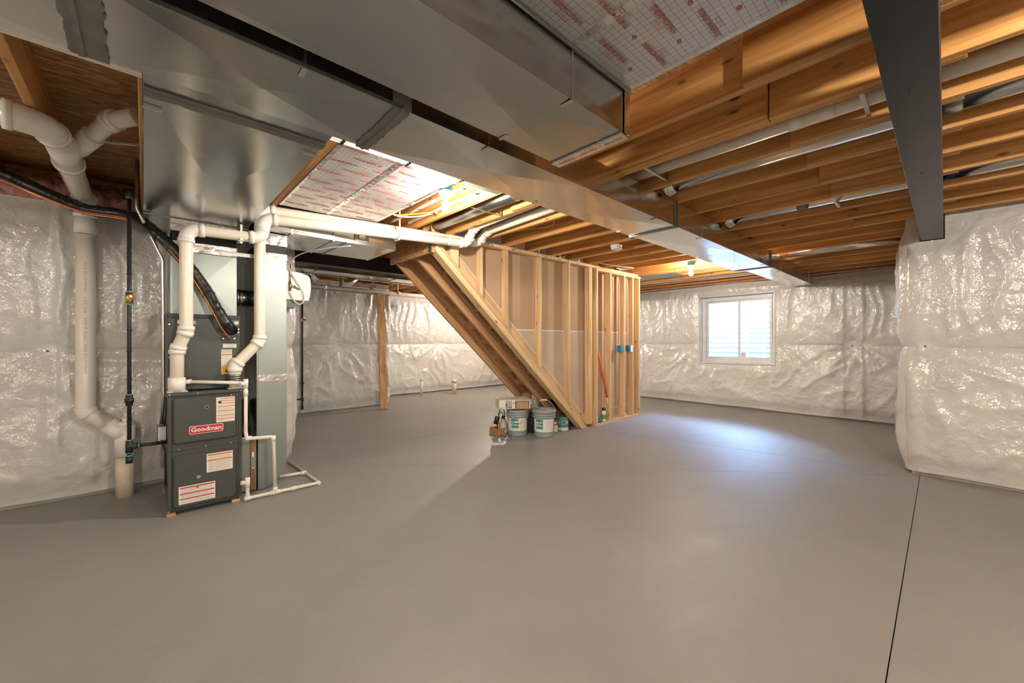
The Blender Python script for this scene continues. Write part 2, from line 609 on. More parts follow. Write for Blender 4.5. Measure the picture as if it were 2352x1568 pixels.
def blanket(parent, p0, u, nrm, L, ztop, pins, seed, hole=None, round0=False, round1=False, folds=(), step=0.02, flat=False):
    """two courses of vinyl-faced batts hung on a wall; u = along the wall, nrm = into the room"""
    zs_seam = 1.215
    def axis_vals(lo, hi, brk):
        pts = sorted(set([lo, hi] + [b for b in brk if lo < b < hi]))
        out = []
        for a, b in zip(pts[:-1], pts[1:]):
            n = max(2, int(round((b - a) / step)))
            out += list(np.linspace(a, b, n, endpoint=False))
        return np.array(out + [pts[-1]])
    sb = hole[:2] if hole else ()
    zb = hole[2:] if hole else ()
    S = axis_vals(0, L, sb)
    for course, (za, zb2) in enumerate(((0.012, zs_seam), (zs_seam, ztop))):
        Z = axis_vals(za, zb2, zb)
        s, z = np.meshgrid(S, Z)
        half = (zb2 - za) / 2; zc = (za + zb2) / 2
        q = np.clip(np.abs(z - zc) / half, 0, 1)
        h = 0.030 + 0.035 * (1 - q ** 4) * (0.85 + 0.5 * perlin(s * 1.1, z * 0.6, seed))
        wx = s + 0.12 * perlin(s * 2.1, z * 2.1, seed + 3); wz = z + 0.12 * perlin(s * 2.3 + 9, z * 2.3, seed + 4)
        if course == 1:
            r1 = 1 - np.abs(perlin(wx * 5.0, wz * 0.9, seed + 1)) * 2.2
            h += 0.030 * np.clip(r1, -0.4, 1) ** 3 * sst(q, 1.0, 0.55)
        else:
            r1 = 1 - np.abs(perlin(wx * 2.6 + wz * 1.1, wz * 1.5 - wx * 0.6, seed + 2)) * 2.4
            h += 0.026 * np.clip(r1, -0.4, 1) ** 3 * sst(q, 1.0, 0.5)
        r2 = 1 - np.abs(perlin(wx * 8.0, wz * 6.0, seed + 5)) * 2.4
        h += 0.009 * np.clip(r2, -0.5, 1) ** 3
        for k, (ps, pz) in enumerate(pins):
            dx = s - ps; dz = z - pz
            r = np.sqrt(dx * dx + dz * dz) + 1e-4
            th = np.arctan2(dz, dx)
            nse = perlin(th * 1.7 + 5 + k * 3.1, r * 1.2, seed + 11 + k)
            amp = 0.034 if course == 0 else 0.012
            rf = np.clip(1 - np.abs(np.sin(th * 4.5 + nse * 2.6 + k)) * 1.7, -0.35, 1)
            h += amp * rf * sst(r, 0.02, 0.40) * np.exp(-r / 0.85)
            h -= 0.050 * np.exp(-(r / 0.10) ** 1.0)
        for (fs, fw, fa) in folds:                       # vertical overlaps of two sheets
            wv = fs + 0.025 * perlin(z * 2.2, z * 0 + 3.3, seed + 40)
            d_ = (s - wv) / fw
            h += fa * np.exp(-np.clip(d_, 0, 9) * 3.0) * (d_ >= 0) + fa * 0.0
        h -= 0.014 * np.exp(-np.abs(z - zs_seam) / 0.015)
        if course == 0:
            h *= 0.25 + 0.75 * sst(z, 0.0, 0.22)
        else:
            h *= 0.45 + 0.55 * sst(z, ztop, ztop - 0.12)
        if hole:
            dxh = np.maximum(np.maximum(hole[0] - s, s - hole[1]), 0)
            dzh = np.maximum(np.maximum(hole[2] - z, z - hole[3]), 0)
            dh = np.sqrt(dxh ** 2 + dzh ** 2)
            h = 0.035 + (h - 0.035) * sst(dh, 0.0, 0.13)
        h = np.maximum(h, 0.007)
        if flat: h = h * 0.4
        R_ = 0.10
        for on, dist in ((round0, s), (round1, L - s)):
            if on:
                dd = np.clip(dist, 0, R_)
                h = h - R_ + np.sqrt(np.maximum(0, R_ * R_ - (R_ - dd) ** 2)) - 0.0
        if course == 0:
            zz = z + (0.016 * perlin(s * 1.7, s * 0 + 1.5, seed + 21) + 0.02) * sst(z, 0.25, 0.0)
        else:
            zz = z + 0.03 * perlin(s * 1.3, s * 0 + 2.5, seed + 22) * sst(z, ztop - 0.3, ztop)
        X = p0[0] + u[0] * s + nrm[0] * h; Y = p0[1] + u[1] * s + nrm[1] * h
        nz, ns = s.shape
        vs = np.stack([X.ravel() - WL[parent].x, Y.ravel() - WL[parent].y, zz.ravel()], 1)
        i, j = np.meshgrid(np.arange(ns - 1), np.arange(nz - 1))
        i = i.ravel(); j = j.ravel()
        if hole:
            cs = (S[i] + S[i + 1]) / 2; cz = (Z[j] + Z[j + 1]) / 2
            keep = ~((cs > hole[0]) & (cs < hole[1]) & (cz > hole[2]) & (cz < hole[3]))
            i = i[keep]; j = j[keep]
        a = j * ns + i
        # make faces point into the room
        up = u[0] * nrm[1] - u[1] * nrm[0]
        quad = np.stack([a, a + 1, a + ns + 1, a + ns], 1)
        if up > 0: quad = quad[:, ::-1]
        me = bpy.data.meshes.new('insulation_blanket')
        me.from_pydata(vs.tolist(), [], quad.tolist())
        me.polygons.foreach_set('use_smooth', [True] * len(me.polygons))
        me.materials.append(M['wrap'])
        me.update()
        put('insulation_blanket', me, parent, WL[parent])
    for (ps, pz) in pins:
        c = Vector((p0[0] + u[0] * ps, p0[1] + u[1] * ps, pz)); n3 = Vector((nrm[0], nrm[1], 0))
        MB().cyl(c, c + n3 * 0.013, 0.009, 0.007, 10).build('insulation_pin', M['black_iron'], parent)


def wall(name, x0, x1, y0, y1, zt=2.40):
    o = MB().box(x0, x1, y0, y1, -0.03, zt).build(name, M['concrete'], origin=((x0 + x1) / 2, (y0 + y1) / 2, 0))
    o['kind'] = 'structure'
    return o


WX = 8.30
wl = wall('wall_left', -3.3, 1.17, 4.80, 5.05)
blanket(wl, (-3.0, 4.80), (1, 0), (0, -1), 4.20, 2.39, [(0.9, 1.20), (2.445, 1.195), (3.75, 1.20)], 3, round1=True, folds=((2.50, 0.16, 0.028), (3.12, 0.10, 0.014)))
wc = wall('wall_left_return', 0.97, 1.17, 5.05, 7.62)
blanket(wc, (1.19, 4.86), (0, 1), (1, 0), 2.72, 2.39, [(1.3, 1.2)], 5, step=0.04, round0=True)
wb = wall('wall_back_left', 0.97, 3.64, 7.62, 7.85)
blanket(wb, (1.19, 7.60), (1, 0), (0, -1), 2.48, 2.31, [(1.50, 1.20)], 8, round1=True)
wd_ = wall('wall_back_return', 3.42, 3.64, 7.85, 8.75)
blanket(wd_, (3.66, 7.66), (0, 1), (1, 0), 1.06, 2.31, [], 9, step=0.04, round0=True)
we = wall('wall_back', 3.42, 8.9, 8.75, 9.0)
blanket(we, (3.66, 8.72), (1, 0), (0, -1), 4.66, 2.32, [(1.80, 1.20), (3.6, 1.2)], 12)
# window wall: four concrete pieces round the opening
HY0, HY1, HZ0, HZ1 = 2.07, 3.40, 0.845, 2.165
wf = MB().box(8.36, 8.60, 0.10, HY0, -0.03, 2.40).box(8.36, 8.60, HY1, 8.75, -0.03, 2.40).box(8.36, 8.60, HY0, HY1, -0.03, HZ0).box(8.36, 8.60, HY0, HY1, HZ1, 2.40)\
    .build('wall_window', M['concrete'], origin=(8.46, 4.4, 0))
wf['kind'] = 'structure'
blanket(wf, (8.335, 0.25), (0, 1), (-1, 0), 8.50, 2.375, [(0.66, 1.21), (0.76, 1.20), (1.70, 1.195), (3.20, 1.195), (4.40, 1.19), (6.2, 1.19)], 17,
        hole=(HY0 - 0.25, HY1 - 0.25, HZ0, HZ1), folds=((0.62, 0.20, 0.03), (0.86, 0.14, 0.02)))
wg = wall('wall_right_return', 5.45, 8.5, 0.02, 0.22, 2.40)
blanket(wg, (5.42, 0.26), (1, 0), (0, 1), 2.9, 2.375, [], 19, step=0.04, round0=True)
wr = MB().box(5.45, 5.70, -4.3, -0.02, -0.03, 2.45).box(5.45, 5.70, -0.02, 0.20, -0.03, 2.20).build('wall_right', M['concrete'], origin=(5.55, -2, 0))
wr['kind'] = 'structure'
blanket(wr, (5.44, -4.0), (0, 1), (-1, 0), 4.27, 2.47, [(0.6, 1.22), (2.9, 1.22), (4.13, 1.225)], 23, round1=True, folds=(),
        hole=(4.004, 4.166, 2.212, 2.60))
wn = wall('wall_near', -3.3, 5.7, -4.3, -4.05)
blanket(wn, (-3.0, -4.02), (1, 0), (0, 1), 8.4, 2.40, [(2, 1.2), (5, 1.2)], 29, step=0.05)
wo = wall('wall_behind', -3.3, -3.05, -4.05, 4.8)
blanket(wo, (-3.02, -4.0), (0, 1), (1, 0), 8.8, 2.40, [(2, 1.2), (5, 1.2)], 31, step=0.05)
# sheet tucked round the beam pocket
MB().box(5.405, 5.45, -0.04, 0.19, 2.170, 2.212).build('pocket_sill', M['fir_y'], wr, bevel=0.004)
MB().box(5.52, 5.70, -0.10, 0.22, 2.15, 2.66).build('pocket_filler', M['concrete'], wr)

# ================================================================== CEILING: subfloor + joists
cl = MB()
SX0, SX1, SY0, SY1 = 2.28, 5.0, 3.735, 4.70       # stairwell opening
for b in ((-3.3, 8.9, -4.3, SY0), (-3.3, SX0, SY0, SY1), (SX1, 8.9, SY0, SY1), (-3.3, 8.9, SY1, 9.1)):
    cl.box(b[0], b[1], b[2], b[3], ZS, ZS + 0.02)
ceiling = cl.build('ceiling', M['osb'], origin=(0, 0, ZS))
ceiling['kind'] = 'structure'
# stairwell shaft above the floor
sh = struct_empty('wall_stairwell', (3.6, 4.2, ZS))
MB().box(SX0 - 0.02, SX0, SY0, SY1, ZS + 0.02, 5.0).box(SX1, SX1 + 0.02, SY0, SY1, ZS + 0.02, 5.0).box(SX0, SX1, SY0 - 0.02, SY0, ZS + 0.02, 5.0)\
    .box(SX0, SX1, SY1, SY1 + 0.02, ZS + 0.02, 5.0).box(SX0, SX1, SY0, SY1, 5.0, 5.02).build('shaft_lining', M['drywall_white'], sh)

JM = {}
def joist(x, y0, y1, w=0.038, z0=ZJ, z1=ZS):
    key = (round(y1 - y0, 3), w, round(z1 - z0, 3))
    if key not in JM:
        hl = (y1 - y0) / 2
        JM[key] = MB().box(-w / 2, w / 2, -hl, hl, 0, z1 - z0).mesh('joist', M['fir_y'], bevel=0.003)
    return put('joist', JM[key], ceiling, (x, (y0 + y1) / 2, z0))


for k in range(-8, 21):
    x = k * JP
    y1 = 5.27
    if 2.25 < x < 6.2: y1 = 3.70
    if x < 1.15: y1 = 4.92
    y0 = -0.06 if x < 5.4 else 0.12
    joist(x, y0, y1)
    if x < 5.35:
        joist(x - 0.0385, -4.15, 0.62)
    if x > 1.15:
        joist(x + 0.0385, 5.10, 8.95)
joist(2.21, 3.70, 4.75)                              # header of the stair opening
joist(2.17, 3.70, 4.75)
joist(8.32, 0.12, 8.95, z0=2.40)                     # rim joist over the window wall
# doubled joist edge and cut scraps seen near the beam
joist(6 * JP - 0.0385, 0.625, 2.6)
joist(6 * JP - 0.077, 0.625, 2.2, z0=ZJ + 0.012)
for b in ((-3.3, 1.17, 4.97, 5.05), (0.97, 1.07, 5.05, 7.62), (0.97, 3.64, 7.75, 7.85), (3.42, 3.52, 7.85, 8.75), (3.42, 8.9, 8.88, 9.0), (8.45, 8.60, 0.1, 9.0),
          (5.45, 8.60, 0.02, 0.11), (5.60, 5.70, -4.3, 0.11), (-3.3, 5.7, -4.3, -4.18), (-3.3, -3.18, -4.3, 5.05)):
    MB().box(*b, 2.39, ZS).build('rim_board', M['osb'], ceiling)
# blocking along the left wall and the rim behind it
for k in range(-3, 3):
    MB().box(k * JP + 0.02, (k + 1) * JP - 0.02, 4.93, 4.965, ZJ, ZS).build('rim_board', M['osb'], ceiling)

# ================================================================== WINDOW
win = struct_empty('window_1', (8.40, (HY0 + HY1) / 2, HZ0))
def wbox(nm, x0, x1, y0, y1, z0, z1, m='vinyl_frame', par=None, bv=0.004):
    return MB().box(x0, x1, y0, y1, z0, z1).build(nm, M[m], par or win, bevel=bv)
# deep white reveal
wbox('reveal_board', 8.285, 8.62, HY0 - 0.006, HY0 + 0.012, HZ0, HZ1)
wbox('reveal_board', 8.285, 8.62, HY1 - 0.012, HY1 + 0.006, HZ0, HZ1)
wbox('reveal_board', 8.285, 8.62, HY0, HY1, HZ1 - 0.012, HZ1 + 0.006)
wbox('window_sill', 8.275, 8.62, HY0, HY1, HZ0 - 0.006, HZ0 + 0.016)
FX0, FX1 = 8.445, 8.53
a0, a1, b0, b1 = HY0 + 0.014, HY1 - 0.014, HZ0 + 0.018, HZ1 - 0.014
fr_ = MB().box(FX0, FX1, a0, a0 + 0.062, b0, b1).box(FX0, FX1, a1 - 0.062, a1, b0, b1).box(FX0, FX1, a0 + 0.062, a1 - 0.062, b0, b0 + 0.065).box(FX0, FX1, a0 + 0.062, a1 - 0.062, b1 - 0.075, b1)
fr_.build('window_frame', M['vinyl_frame'], win, bevel=0.004)
MID = (a0 + a1) / 2 - 0.03
def sash(x0, x1, y0, y1, nm):
    z0, z1 = b0 + 0.065, b1 - 0.075
    f_ = MB().box(x0, x1, y0, y0 + 0.045, z0, z1).box(x0, x1, y1 - 0.045, y1, z0, z1).box(x0, x1, y0 + 0.045, y1 - 0.045, z0, z0 + 0.042).box(x0, x1, y0 + 0.045, y1 - 0.045, z1 - 0.042, z1)
    so = f_.build('sash', M['vinyl_frame'], win, bevel=0.003)
    MB().box((x0 + x1) / 2 - 0.003, (x0 + x1) / 2 + 0.003, y0 + 0.043, y1 - 0.043, z0 + 0.040, z1 - 0.040).build('pane', M['glass'], so)
    return so
sash(8.465, 8.490, a0 + 0.062, MID + 0.022, 'near')
far = sash(8.493, 8.518, MID - 0.022, a1 - 0.062, 'far')
st = MB().box(8.4730, 8.4740, MID - 0.115, MID - 0.03, b0 + 0.09, b0 + 0.19).build('energy_label', M['paper_white'], win)
for q in range(3):
    MB().box(8.4718, 8.4729, MID - 0.105, MID - 0.04, b0 + 0.105 + q * 0.026, b0 + 0.112 + q * 0.026).build('print_line', M['print_grey'], st)
MB().cyl((8.4718, MID - 0.05, b0 + 0.175), (8.4729, MID - 0.05, b0 + 0.175), 0.008, n=10).build('print_mark', M['print_blue'], st)

# corrugated egress well outside
well = thing('window_well', 'corrugated pale metal egress well outside the sliding window', 'window well', (9.1, 2.74, 0.4))
prof = []
nz_ = 150; na = 40
vs = []; fs = []
cy = (HY0 + HY1) / 2
for iz in range(nz_ + 1):
    z = 0.35 + iz * (2.42 - 0.35) / nz_
    bulge = 0.014 * math.sin((z - 0.35) / 0.105 * 2 * PI)
    for ia in range(na + 1):
        th = PI * ia / na
        rx = 0.95 + bulge; ry = 0.86 + bulge
        vs.append((8.62 + rx * math.sin(th) ** 0.75 if math.sin(th) > 0 else 8.62, cy - ry * math.cos(th), z))
for iz in range(nz_):
    for ia in range(na):
        q = iz * (na + 1) + ia
        fs.append((q, q + 1, q + na + 2, q + na + 1))
mb = MB(); mb.add(vs, fs, True); mb.build('well_wall', M['well_metal'], well)
MB().box(8.62, 9.7, cy - 1.0, cy + 1.0, 0.30, 0.42).build('gravel_bed', M['gravel'], well)
lad = thing('escape_ladder', 'white metal escape ladder against the window well wall', 'ladder', (9.35, 2.67, 0.42))
for yy in (2.53, 2.82):
    MB().box(9.33, 9.36, yy - 0.020, yy + 0.020, 0.42, 2.40).build('rail', M['ladder_white'], lad, bevel=0.004)
for q in range(7):
    MB().cyl((9.345, 2.53, 0.62 + q * 0.26), (9.345, 2.82, 0.62 + q * 0.26), 0.013, n=10).build('rung', M['ladder_white'], lad)

# ================================================================== STEEL BEAMS
def ibeam(name, label, x0, x1, y0, y1, mat, z0=2.218, z1=ZJ - 0.002):
    t_ = thing(name, label, 'steel beam', ((x0 + x1) / 2, (y0 + y1) / 2, z0))
    MB().box(x0, x1, y0, y1, z0, z0 + 0.012).build('bottom_flange', mat, t_, bevel=0.002)
    MB().box(x0, x1, (y0 + y1) / 2 - 0.004, (y0 + y1) / 2 + 0.004, z0 + 0.012, z1 - 0.012).build('web', mat, t_)
    MB().box(x0, x1, y0, y1, z1 - 0.012, z1).build('top_flange', mat, t_, bevel=0.002)
    return t_
bm1 = ibeam('steel_beam', 'dark grey steel I-beam running overhead into the right wrapped wall', -3.0, 5.50, 0.012, 0.158, M['beam_paint'])
MB().box(3.95, 3.985, 0.05, 0.058, 2.2172, 2.2181).build('scuff_mark', M['print_black'], bm1)
MB().box(3.2, 3.24, 0.085, 0.095, 2.2172, 2.2181).build('scuff_mark', M['print_black'], bm1)
MB().box(2.1, 2.16, 0.09, 0.097, 2.2172, 2.2181).build('scuff_mark', M['print_black'], bm1)
ibeam('steel_beam', 'black steel beam behind the return duct above the stair header', 1.14, 8.36, 5.20, 5.345, M['beam_black'])

# ================================================================== DUCTWORK
def duct(parent, name, x0, x1, y0, y1, z0, z1, mat, cb=0.013, faces='bsn', nx=1):
    """sheet metal box; bottom and sides cross-broken outwards; nx panels along the run"""
    m = MB()
    def panel(a, b, c, d, n):
        ce = (Vector(a) + Vector(b) + Vector(c) + Vector(d)) / 4 + Vector(n) * cb
        m.add([a, b, c, d, ce], [(0, 1, 4), (1, 2, 4), (2, 3, 4), (3, 0, 4)])
    along_x = (x1 - x0) >= (y1 - y0)
    A = (x0, x1) if along_x else (y0, y1)
    cuts = [A[0] + (A[1] - A[0]) * k / nx for k in range(nx + 1)]
    for c0, c1 in zip(cuts[:-1], cuts[1:]):
        X0, X1, Y0, Y1 = (c0, c1, y0, y1) if along_x else (x0, x1, c0, c1)
        panel((X0, Y0, z0), (X0, Y1, z0), (X1, Y1, z0), (X1, Y0, z0), (0, 0, -1))
        m.add([(X0, Y0, z1), (X1, Y0, z1), (X1, Y1, z1), (X0, Y1, z1)], [(0, 1, 2, 3)])
        if along_x:
            panel((X0, Y0, z0), (X1, Y0, z0), (X1, Y0, z1), (X0, Y0, z1), (0, -0.5, 0))
            panel((X1, Y1, z0), (X0, Y1, z0), (X0, Y1, z1), (X1, Y1, z1), (0, 0.5, 0))
        else:
            panel((X0, Y1, z0), (X0, Y0, z0), (X0, Y0, z1), (X0, Y1, z1), (-0.5, 0, 0))
            panel((X1, Y0, z0), (X1, Y1, z0), (X1, Y1, z1), (X1, Y0, z1), (0.5, 0, 0))
    if along_x:
        m.add([(x0, y0, z0), (x0, y0, z1), (x0, y1, z1), (x0, y1, z0)], [(0, 1, 2, 3)])
        m.add([(x1, y0, z0), (x1, y1, z0), (x1, y1, z1), (x1, y0, z1)], [(0, 1, 2, 3)])
    else:
        m.add([(x0, y0, z0), (x1, y0, z0), (x1, y0, z1), (x0, y0, z1)], [(0, 1, 2, 3)])
        m.add([(x0, y1, z0), (x0, y1, z1), (x1, y1, z1), (x1, y1, z0)], [(0, 1, 2, 3)])
    return m.build(name, mat, parent)


def collar(parent, name, x, y0, y1, z0, z1, w, t_, mat):
    """band round the bottom and both sides of a duct running along x"""
    return MB().box(x - w, x + w, y0 - t_, y1 + t_, z0 - t_, z0).box(x - w, x + w, y0 - t_, y0, z0, z1).box(x - w, x + w, y1, y1 + t_, z0, z1).build(name, mat, parent)


def strap(parent, x, y, z0, z1, side):
    """wire hanger down the side of a duct with a small foot bent under it"""
    s_ = MB().box(x - 0.004, x + 0.004, y - 0.003 * (side < 0) - 0.001, y + 0.003 * (side > 0) + 0.001, z0 - 0.0058, z1)
    s_.box(x - 0.010, x + 0.010, min(y, y - side * 0.055), max(y, y - side * 0.055), z0 - 0.0058, z0 - 0.0042)
    o = s_.build('hanger_strap', M['zinc'], parent)
    for d in (0.018, 0.040):
        MB().cyl((x, y - side * d, z0 - 0.005), (x, y - side * d, z0 - 0.008), 0.0035, n=8).build('screw', M['zinc'], o)


DT = ZJ - 0.004
sup = thing('supply_trunk_duct', 'long galvanized supply trunk duct running to the window wall with a branch over the furnace', 'duct', (3.0, 1.7, ZD))
duct(sup, 'duct_section', -2.6, -0.13, 1.50, 1.915, ZD, DT, M['galv'], nx=2)
duct(sup, 'duct_section', -0.13, 0.78, 1.50, 1.915, ZD, DT, M['galv'])
duct(sup, 'duct_section', 0.78, 3.215, 1.50, 1.915, ZD, DT, M['galv_bright'], nx=2)
duct(sup, 'duct_section', 3.215, 5.82, 1.50, 1.915, ZD, DT, M['galv_bright'], nx=2)
duct(sup, 'duct_section', 5.82, 8.20, 1.50, 1.810, ZD, DT, M['galv_bright'])
br = duct(sup, 'branch_section', 0.0, 0.64, 2.035, 4.0, ZD, DT, M['galv'], cb=0.012)
MB().box(0.0, 0.64, 1.915, 2.035, ZD, DT).build('branch_neck', M['galv'], sup)
MB().box(0.03, 0.61, 4.0, 4.50, ZD - 0.002, DT).build('branch_end', M['galv'], sup, bevel=0.004)
def ragged(pts_c, half, jit, z, n, nm, parent, horizontal):
    """brushed sealant band with an uneven edge, 1.5 mm thick, on the underside of a duct"""
    (xa, ya), (xb, yb) = pts_c
    d = Vector((xb - xa, yb - ya, 0)); L = d.length; d.normalize(); nr = Vector((-d.y, d.x, 0))
    e1 = []; e2 = []
    for k in range(n + 1):
        c = Vector((xa, ya, 0)) + d * (L * k / n)
        e1.append(c + nr * (half + random.uniform(-jit, jit))); e2.append(c - nr * (half + random.uniform(-jit, jit)))
    poly = [(p.x, p.y) for p in e1] + [(p.x, p.y) for p in e2[::-1]]
    return MB().prism(poly, 'z', z - 0.0105, z - 0.001).build(nm, M['mastic'], parent)
ragged(((-0.13, 1.50), (-0.13, 1.915)), 0.045, 0.006, ZD, 22, 'mastic_band', sup, True)
MB().box(-0.155, -0.140, 1.502, 1.912, ZD - 0.016, ZD).build('drive_cleat', M['mastic'], sup)
ragged(((0.0, 2.035), (0.64, 2.035)), 0.030, 0.005, ZD, 30, 'mastic_band', sup, True)
MB().box(0.0, 0.64, 2.020, 2.032, ZD - 0.016, ZD).build('drive_cleat', M['mastic'], sup)
ragged(((0.775, 1.50), (0.775, 1.915)), 0.032, 0.004, ZD, 22, 'mastic_band', sup, True)
MB().box(0.735, 0.815, 1.495, 1.4995, ZD, DT).build('mastic_band', M['mastic'], sup)
MB().box(0.770, 0.782, 1.490, 1.915, ZD - 0.016, ZD).build('drive_cleat', M['mastic'], sup)
for x in (3.215, 5.82):
    collar(sup, 'drive_cleat', x, 1.50, 1.915, ZD, DT, 0.010, 0.012, M['galv_dull'])
    MB().box(x - 0.035, x + 0.035, 1.4945, 1.4985, ZD, DT).build('mastic_band', M['mastic'], sup)
MB().box(0.0, 0.64, 3.992, 4.008, ZD - 0.010, ZD + 0.02).build('drive_cleat', M['galv_dull'], sup)
for x in (-0.6, 0.41, 1.23, 2.887, 3.731, 5.60, 6.3, 7.9):
    strap(sup, x, 1.4985, ZD, ZJ, -1)
for x in (1.95, 3.0, 4.6):
    strap(sup, x, 1.9165, ZD, ZJ, 1)
for y in (2.16, 3.95):
    MB().box(-0.005, -0.002, y - 0.010, y + 0.010, ZD - 0.004, ZJ).box(-0.005, 0.055, y - 0.008, y + 0.008, ZD - 0.013, ZD - 0.009).build('hanger_strap', M['zinc'], sup)
    MB().box(0.642, 0.645, y - 0.010, y + 0.010, ZD - 0.004, ZJ).box(0.58, 0.645, y - 0.008, y + 0.008, ZD - 0.013, ZD - 0.009).build('hanger_strap', M['zinc'], sup)
# seam lip along the open edge
MB().box(-2.6, 0.78, 1.492, 1.500, ZD - 0.004, ZD + 0.012).build('seam_lip', M['galv_dull'], sup)

ret = thing('return_trunk_duct', 'capped galvanized return duct hung beside the printed foil pan overhead', 'duct', (0.5, 1.2, ZD))
duct(ret, 'duct_section', -2.6, 0.45, 0.99, 1.405, ZD, DT, M['galv'], nx=1)
duct(ret, 'duct_section', 0.45, 1.625, 0.99, 1.405, ZD, DT, M['galv'], nx=1)
MB().box(1.625, 1.640, 0.985, 1.41, ZD - 0.003, DT).build('end_cap', M['galv_bright'], ret, bevel=0.003)
MB().box(1.575, 1.642, 0.988, 1.408, ZD - 0.0115, ZD - 0.003).build('foil_tape', M['foil'], ret)
MB().box(1.600, 1.642, 0.9825, 0.9845, ZD, DT).build('foil_tape', M['foil'], ret)
MB().cyl((-2.6, 0.978, DT - 0.004), (1.63, 0.978, DT - 0.004), 0.008, n=8).build('top_seam', M['galv_dull'], ret)
for x in (0.1, 1.23):
    strap(ret, x, 0.9885, ZD, ZJ, -1)
strap(ret, 1.22, 1.4065, ZD, ZJ, 1)
tp = text_mesh('POLYKEN', 0.022, M['pan_red'], shear=0.2)
for y in (1.05, 1.19, 1.33):
    put('printed_text', tp, ret, (1.61, y, ZD - 0.0122), (PI, 0, PI / 2))

# second return: drop beside the furnace and trunk over it
rd = thing('return_drop_duct', 'upright galvanized return air drop with curved boot beside the furnace', 'duct', (0.82, 4.2, 0))
RX0, RX1, RY0, RY1 = 0.715, 0.932, 3.955, 4.50
m = MB(); arc = []
cz = 0.255
for k in range(9):
    th = -PI / 2 * (1 - k / 8)
    arc.append((RX0 + (RX1 - RX0) * math.cos(th), cz + 0.245 * math.sin(th)))
poly = [(RX0, 0.010)] + arc[1:] + [(RX1, 0.955), (RX0, 0.955)]
MB().prism(poly, 'y', RY0, RY1).build('boot', M['galv_dull'], rd)
MB().box(RX0, RX1, RY0, RY1, 0.955, 2.0).build('riser_section', M['galv_dull'], rd, bevel=0.003)
MB().box(RX0 - 0.004, RX1 + 0.004, RY0 - 0.004, RY1, 0.925, 0.985).build('foil_tape', M['foil'], rd)
MB().box(RX0 + 0.004, RX1 - 0.004, RY0 + 0.004, RY1, 2.035, 2.105).build('flexible_connector', M['flex_black'], rd)
MB().box(RX0 - 0.003, RX1 + 0.003, RY0 - 0.003, RY1, 1.985, 2.035).build('foil_tape', M['foil'], rd)
MB().box(RX0 - 0.003, RX1 + 0.003, RY0 - 0.003, RY1, 2.105, 2.205).build('foil_tape', M['foil'], rd)
MB().box(RX0 - 0.012, RX0, RY0 - 0.006, RY1, 0.46, 2.0).build('standing_seam', M['galv'], rd)
fb_ = thing('filter_rack', 'low galvanized filter cabinet with brown filter edge between furnace and return drop', 'filter cabinet', (0.64, 4.2, 0))
MB().box(0.580, 0.708, 3.975, 4.46, 0.012, 0.455).build('cabinet_box', M['galv_dull'], fb_, bevel=0.003)
MB().box(0.662, 0.692, 3.955, 3.975, 0.02, 0.45).build('filter_edge', M['filter_brown'], fb_)
MB().box(0.575, 0.712, 3.965, 4.46, 0.455, 0.470).build('top_tape', M['foil'], fb_, bevel=0.003)
lb = MB().box(0.670, 0.685, 3.9535, 3.9549, 0.20, 0.34).build('filter_label', M['paper_white'], fb_)
MB().box(0.673, 0.682, 3.9522, 3.9534, 0.21, 0.30).build('print_line', M['print_blue'], lb)
# flex hose lying on the rack
hs = thing('flexible_hose', 'coiled grey flexible hose lying on the filter cabinet', 'hose', (0.65, 4.2, 0.47))
MB().tube([(0.622 + 0.004 * k, 4.10 + 0.05 * math.sin(k * 1.3), 0.512 + 0.0 * k) for k in range(9)], 0.040, 10, wob=0.06).build('hose', M['flex_black'], hs)
MB().tube(smooth_path([(0.64, 4.15, 0.52), (0.66, 4.2, 0.60), (0.66, 4.3, 0.72), (0.64, 4.4, 0.60)], 5), 0.032, 10, wob=0.06).build('hose', M['flex_black'], hs)

r3 = thing('return_box_duct', 'galvanized return duct box under the joists in front of the black beam', 'duct', (1.3, 4.2, ZD))
duct(r3, 'duct_section', 0.69, 1.42, 3.86, 4.55, ZD, DT, M['galv_bright'])
duct(r3, 'duct_section', 1.42, 1.91, 3.86, 4.55, ZD, DT, M['galv_bright'])
MB().box(1.895, 1.918, 3.85, 4.56, ZD - 0.004, DT).build('end_cap', M['galv_bright'], r3, bevel=0.003)
MB().box(0.69, 1.91, 3.852, 3.859, ZD - 0.004, ZD + 0.025).build('bottom_lip', M['galv_bright'], r3)
MB().box(1.49, 1.63, 3.848, 3.858, 2.24, 2.33).build('tap_plate', M['galv_dull'], r3, bevel=0.003)
MB().cyl((1.56, 3.86, 2.285), (1.56, 3.83, 2.285), 0.030, n=14).build('tap_collar', M['galv_bright'], r3)
MB().box(1.415, 1.428, 3.848, 4.556, ZD - 0.008, ZD).build('drive_cleat', M['galv_dull'], r3)
for x in (0.95, 1.30):
    MB().box(x - 0.008, x + 0.008, 3.853, 4.56, ZD - 0.011, ZD - 0.008).box(x - 0.008, x + 0.008, 3.850, 3.853, ZD - 0.011, ZJ).build('hanger_strap', M['zinc'], r3)

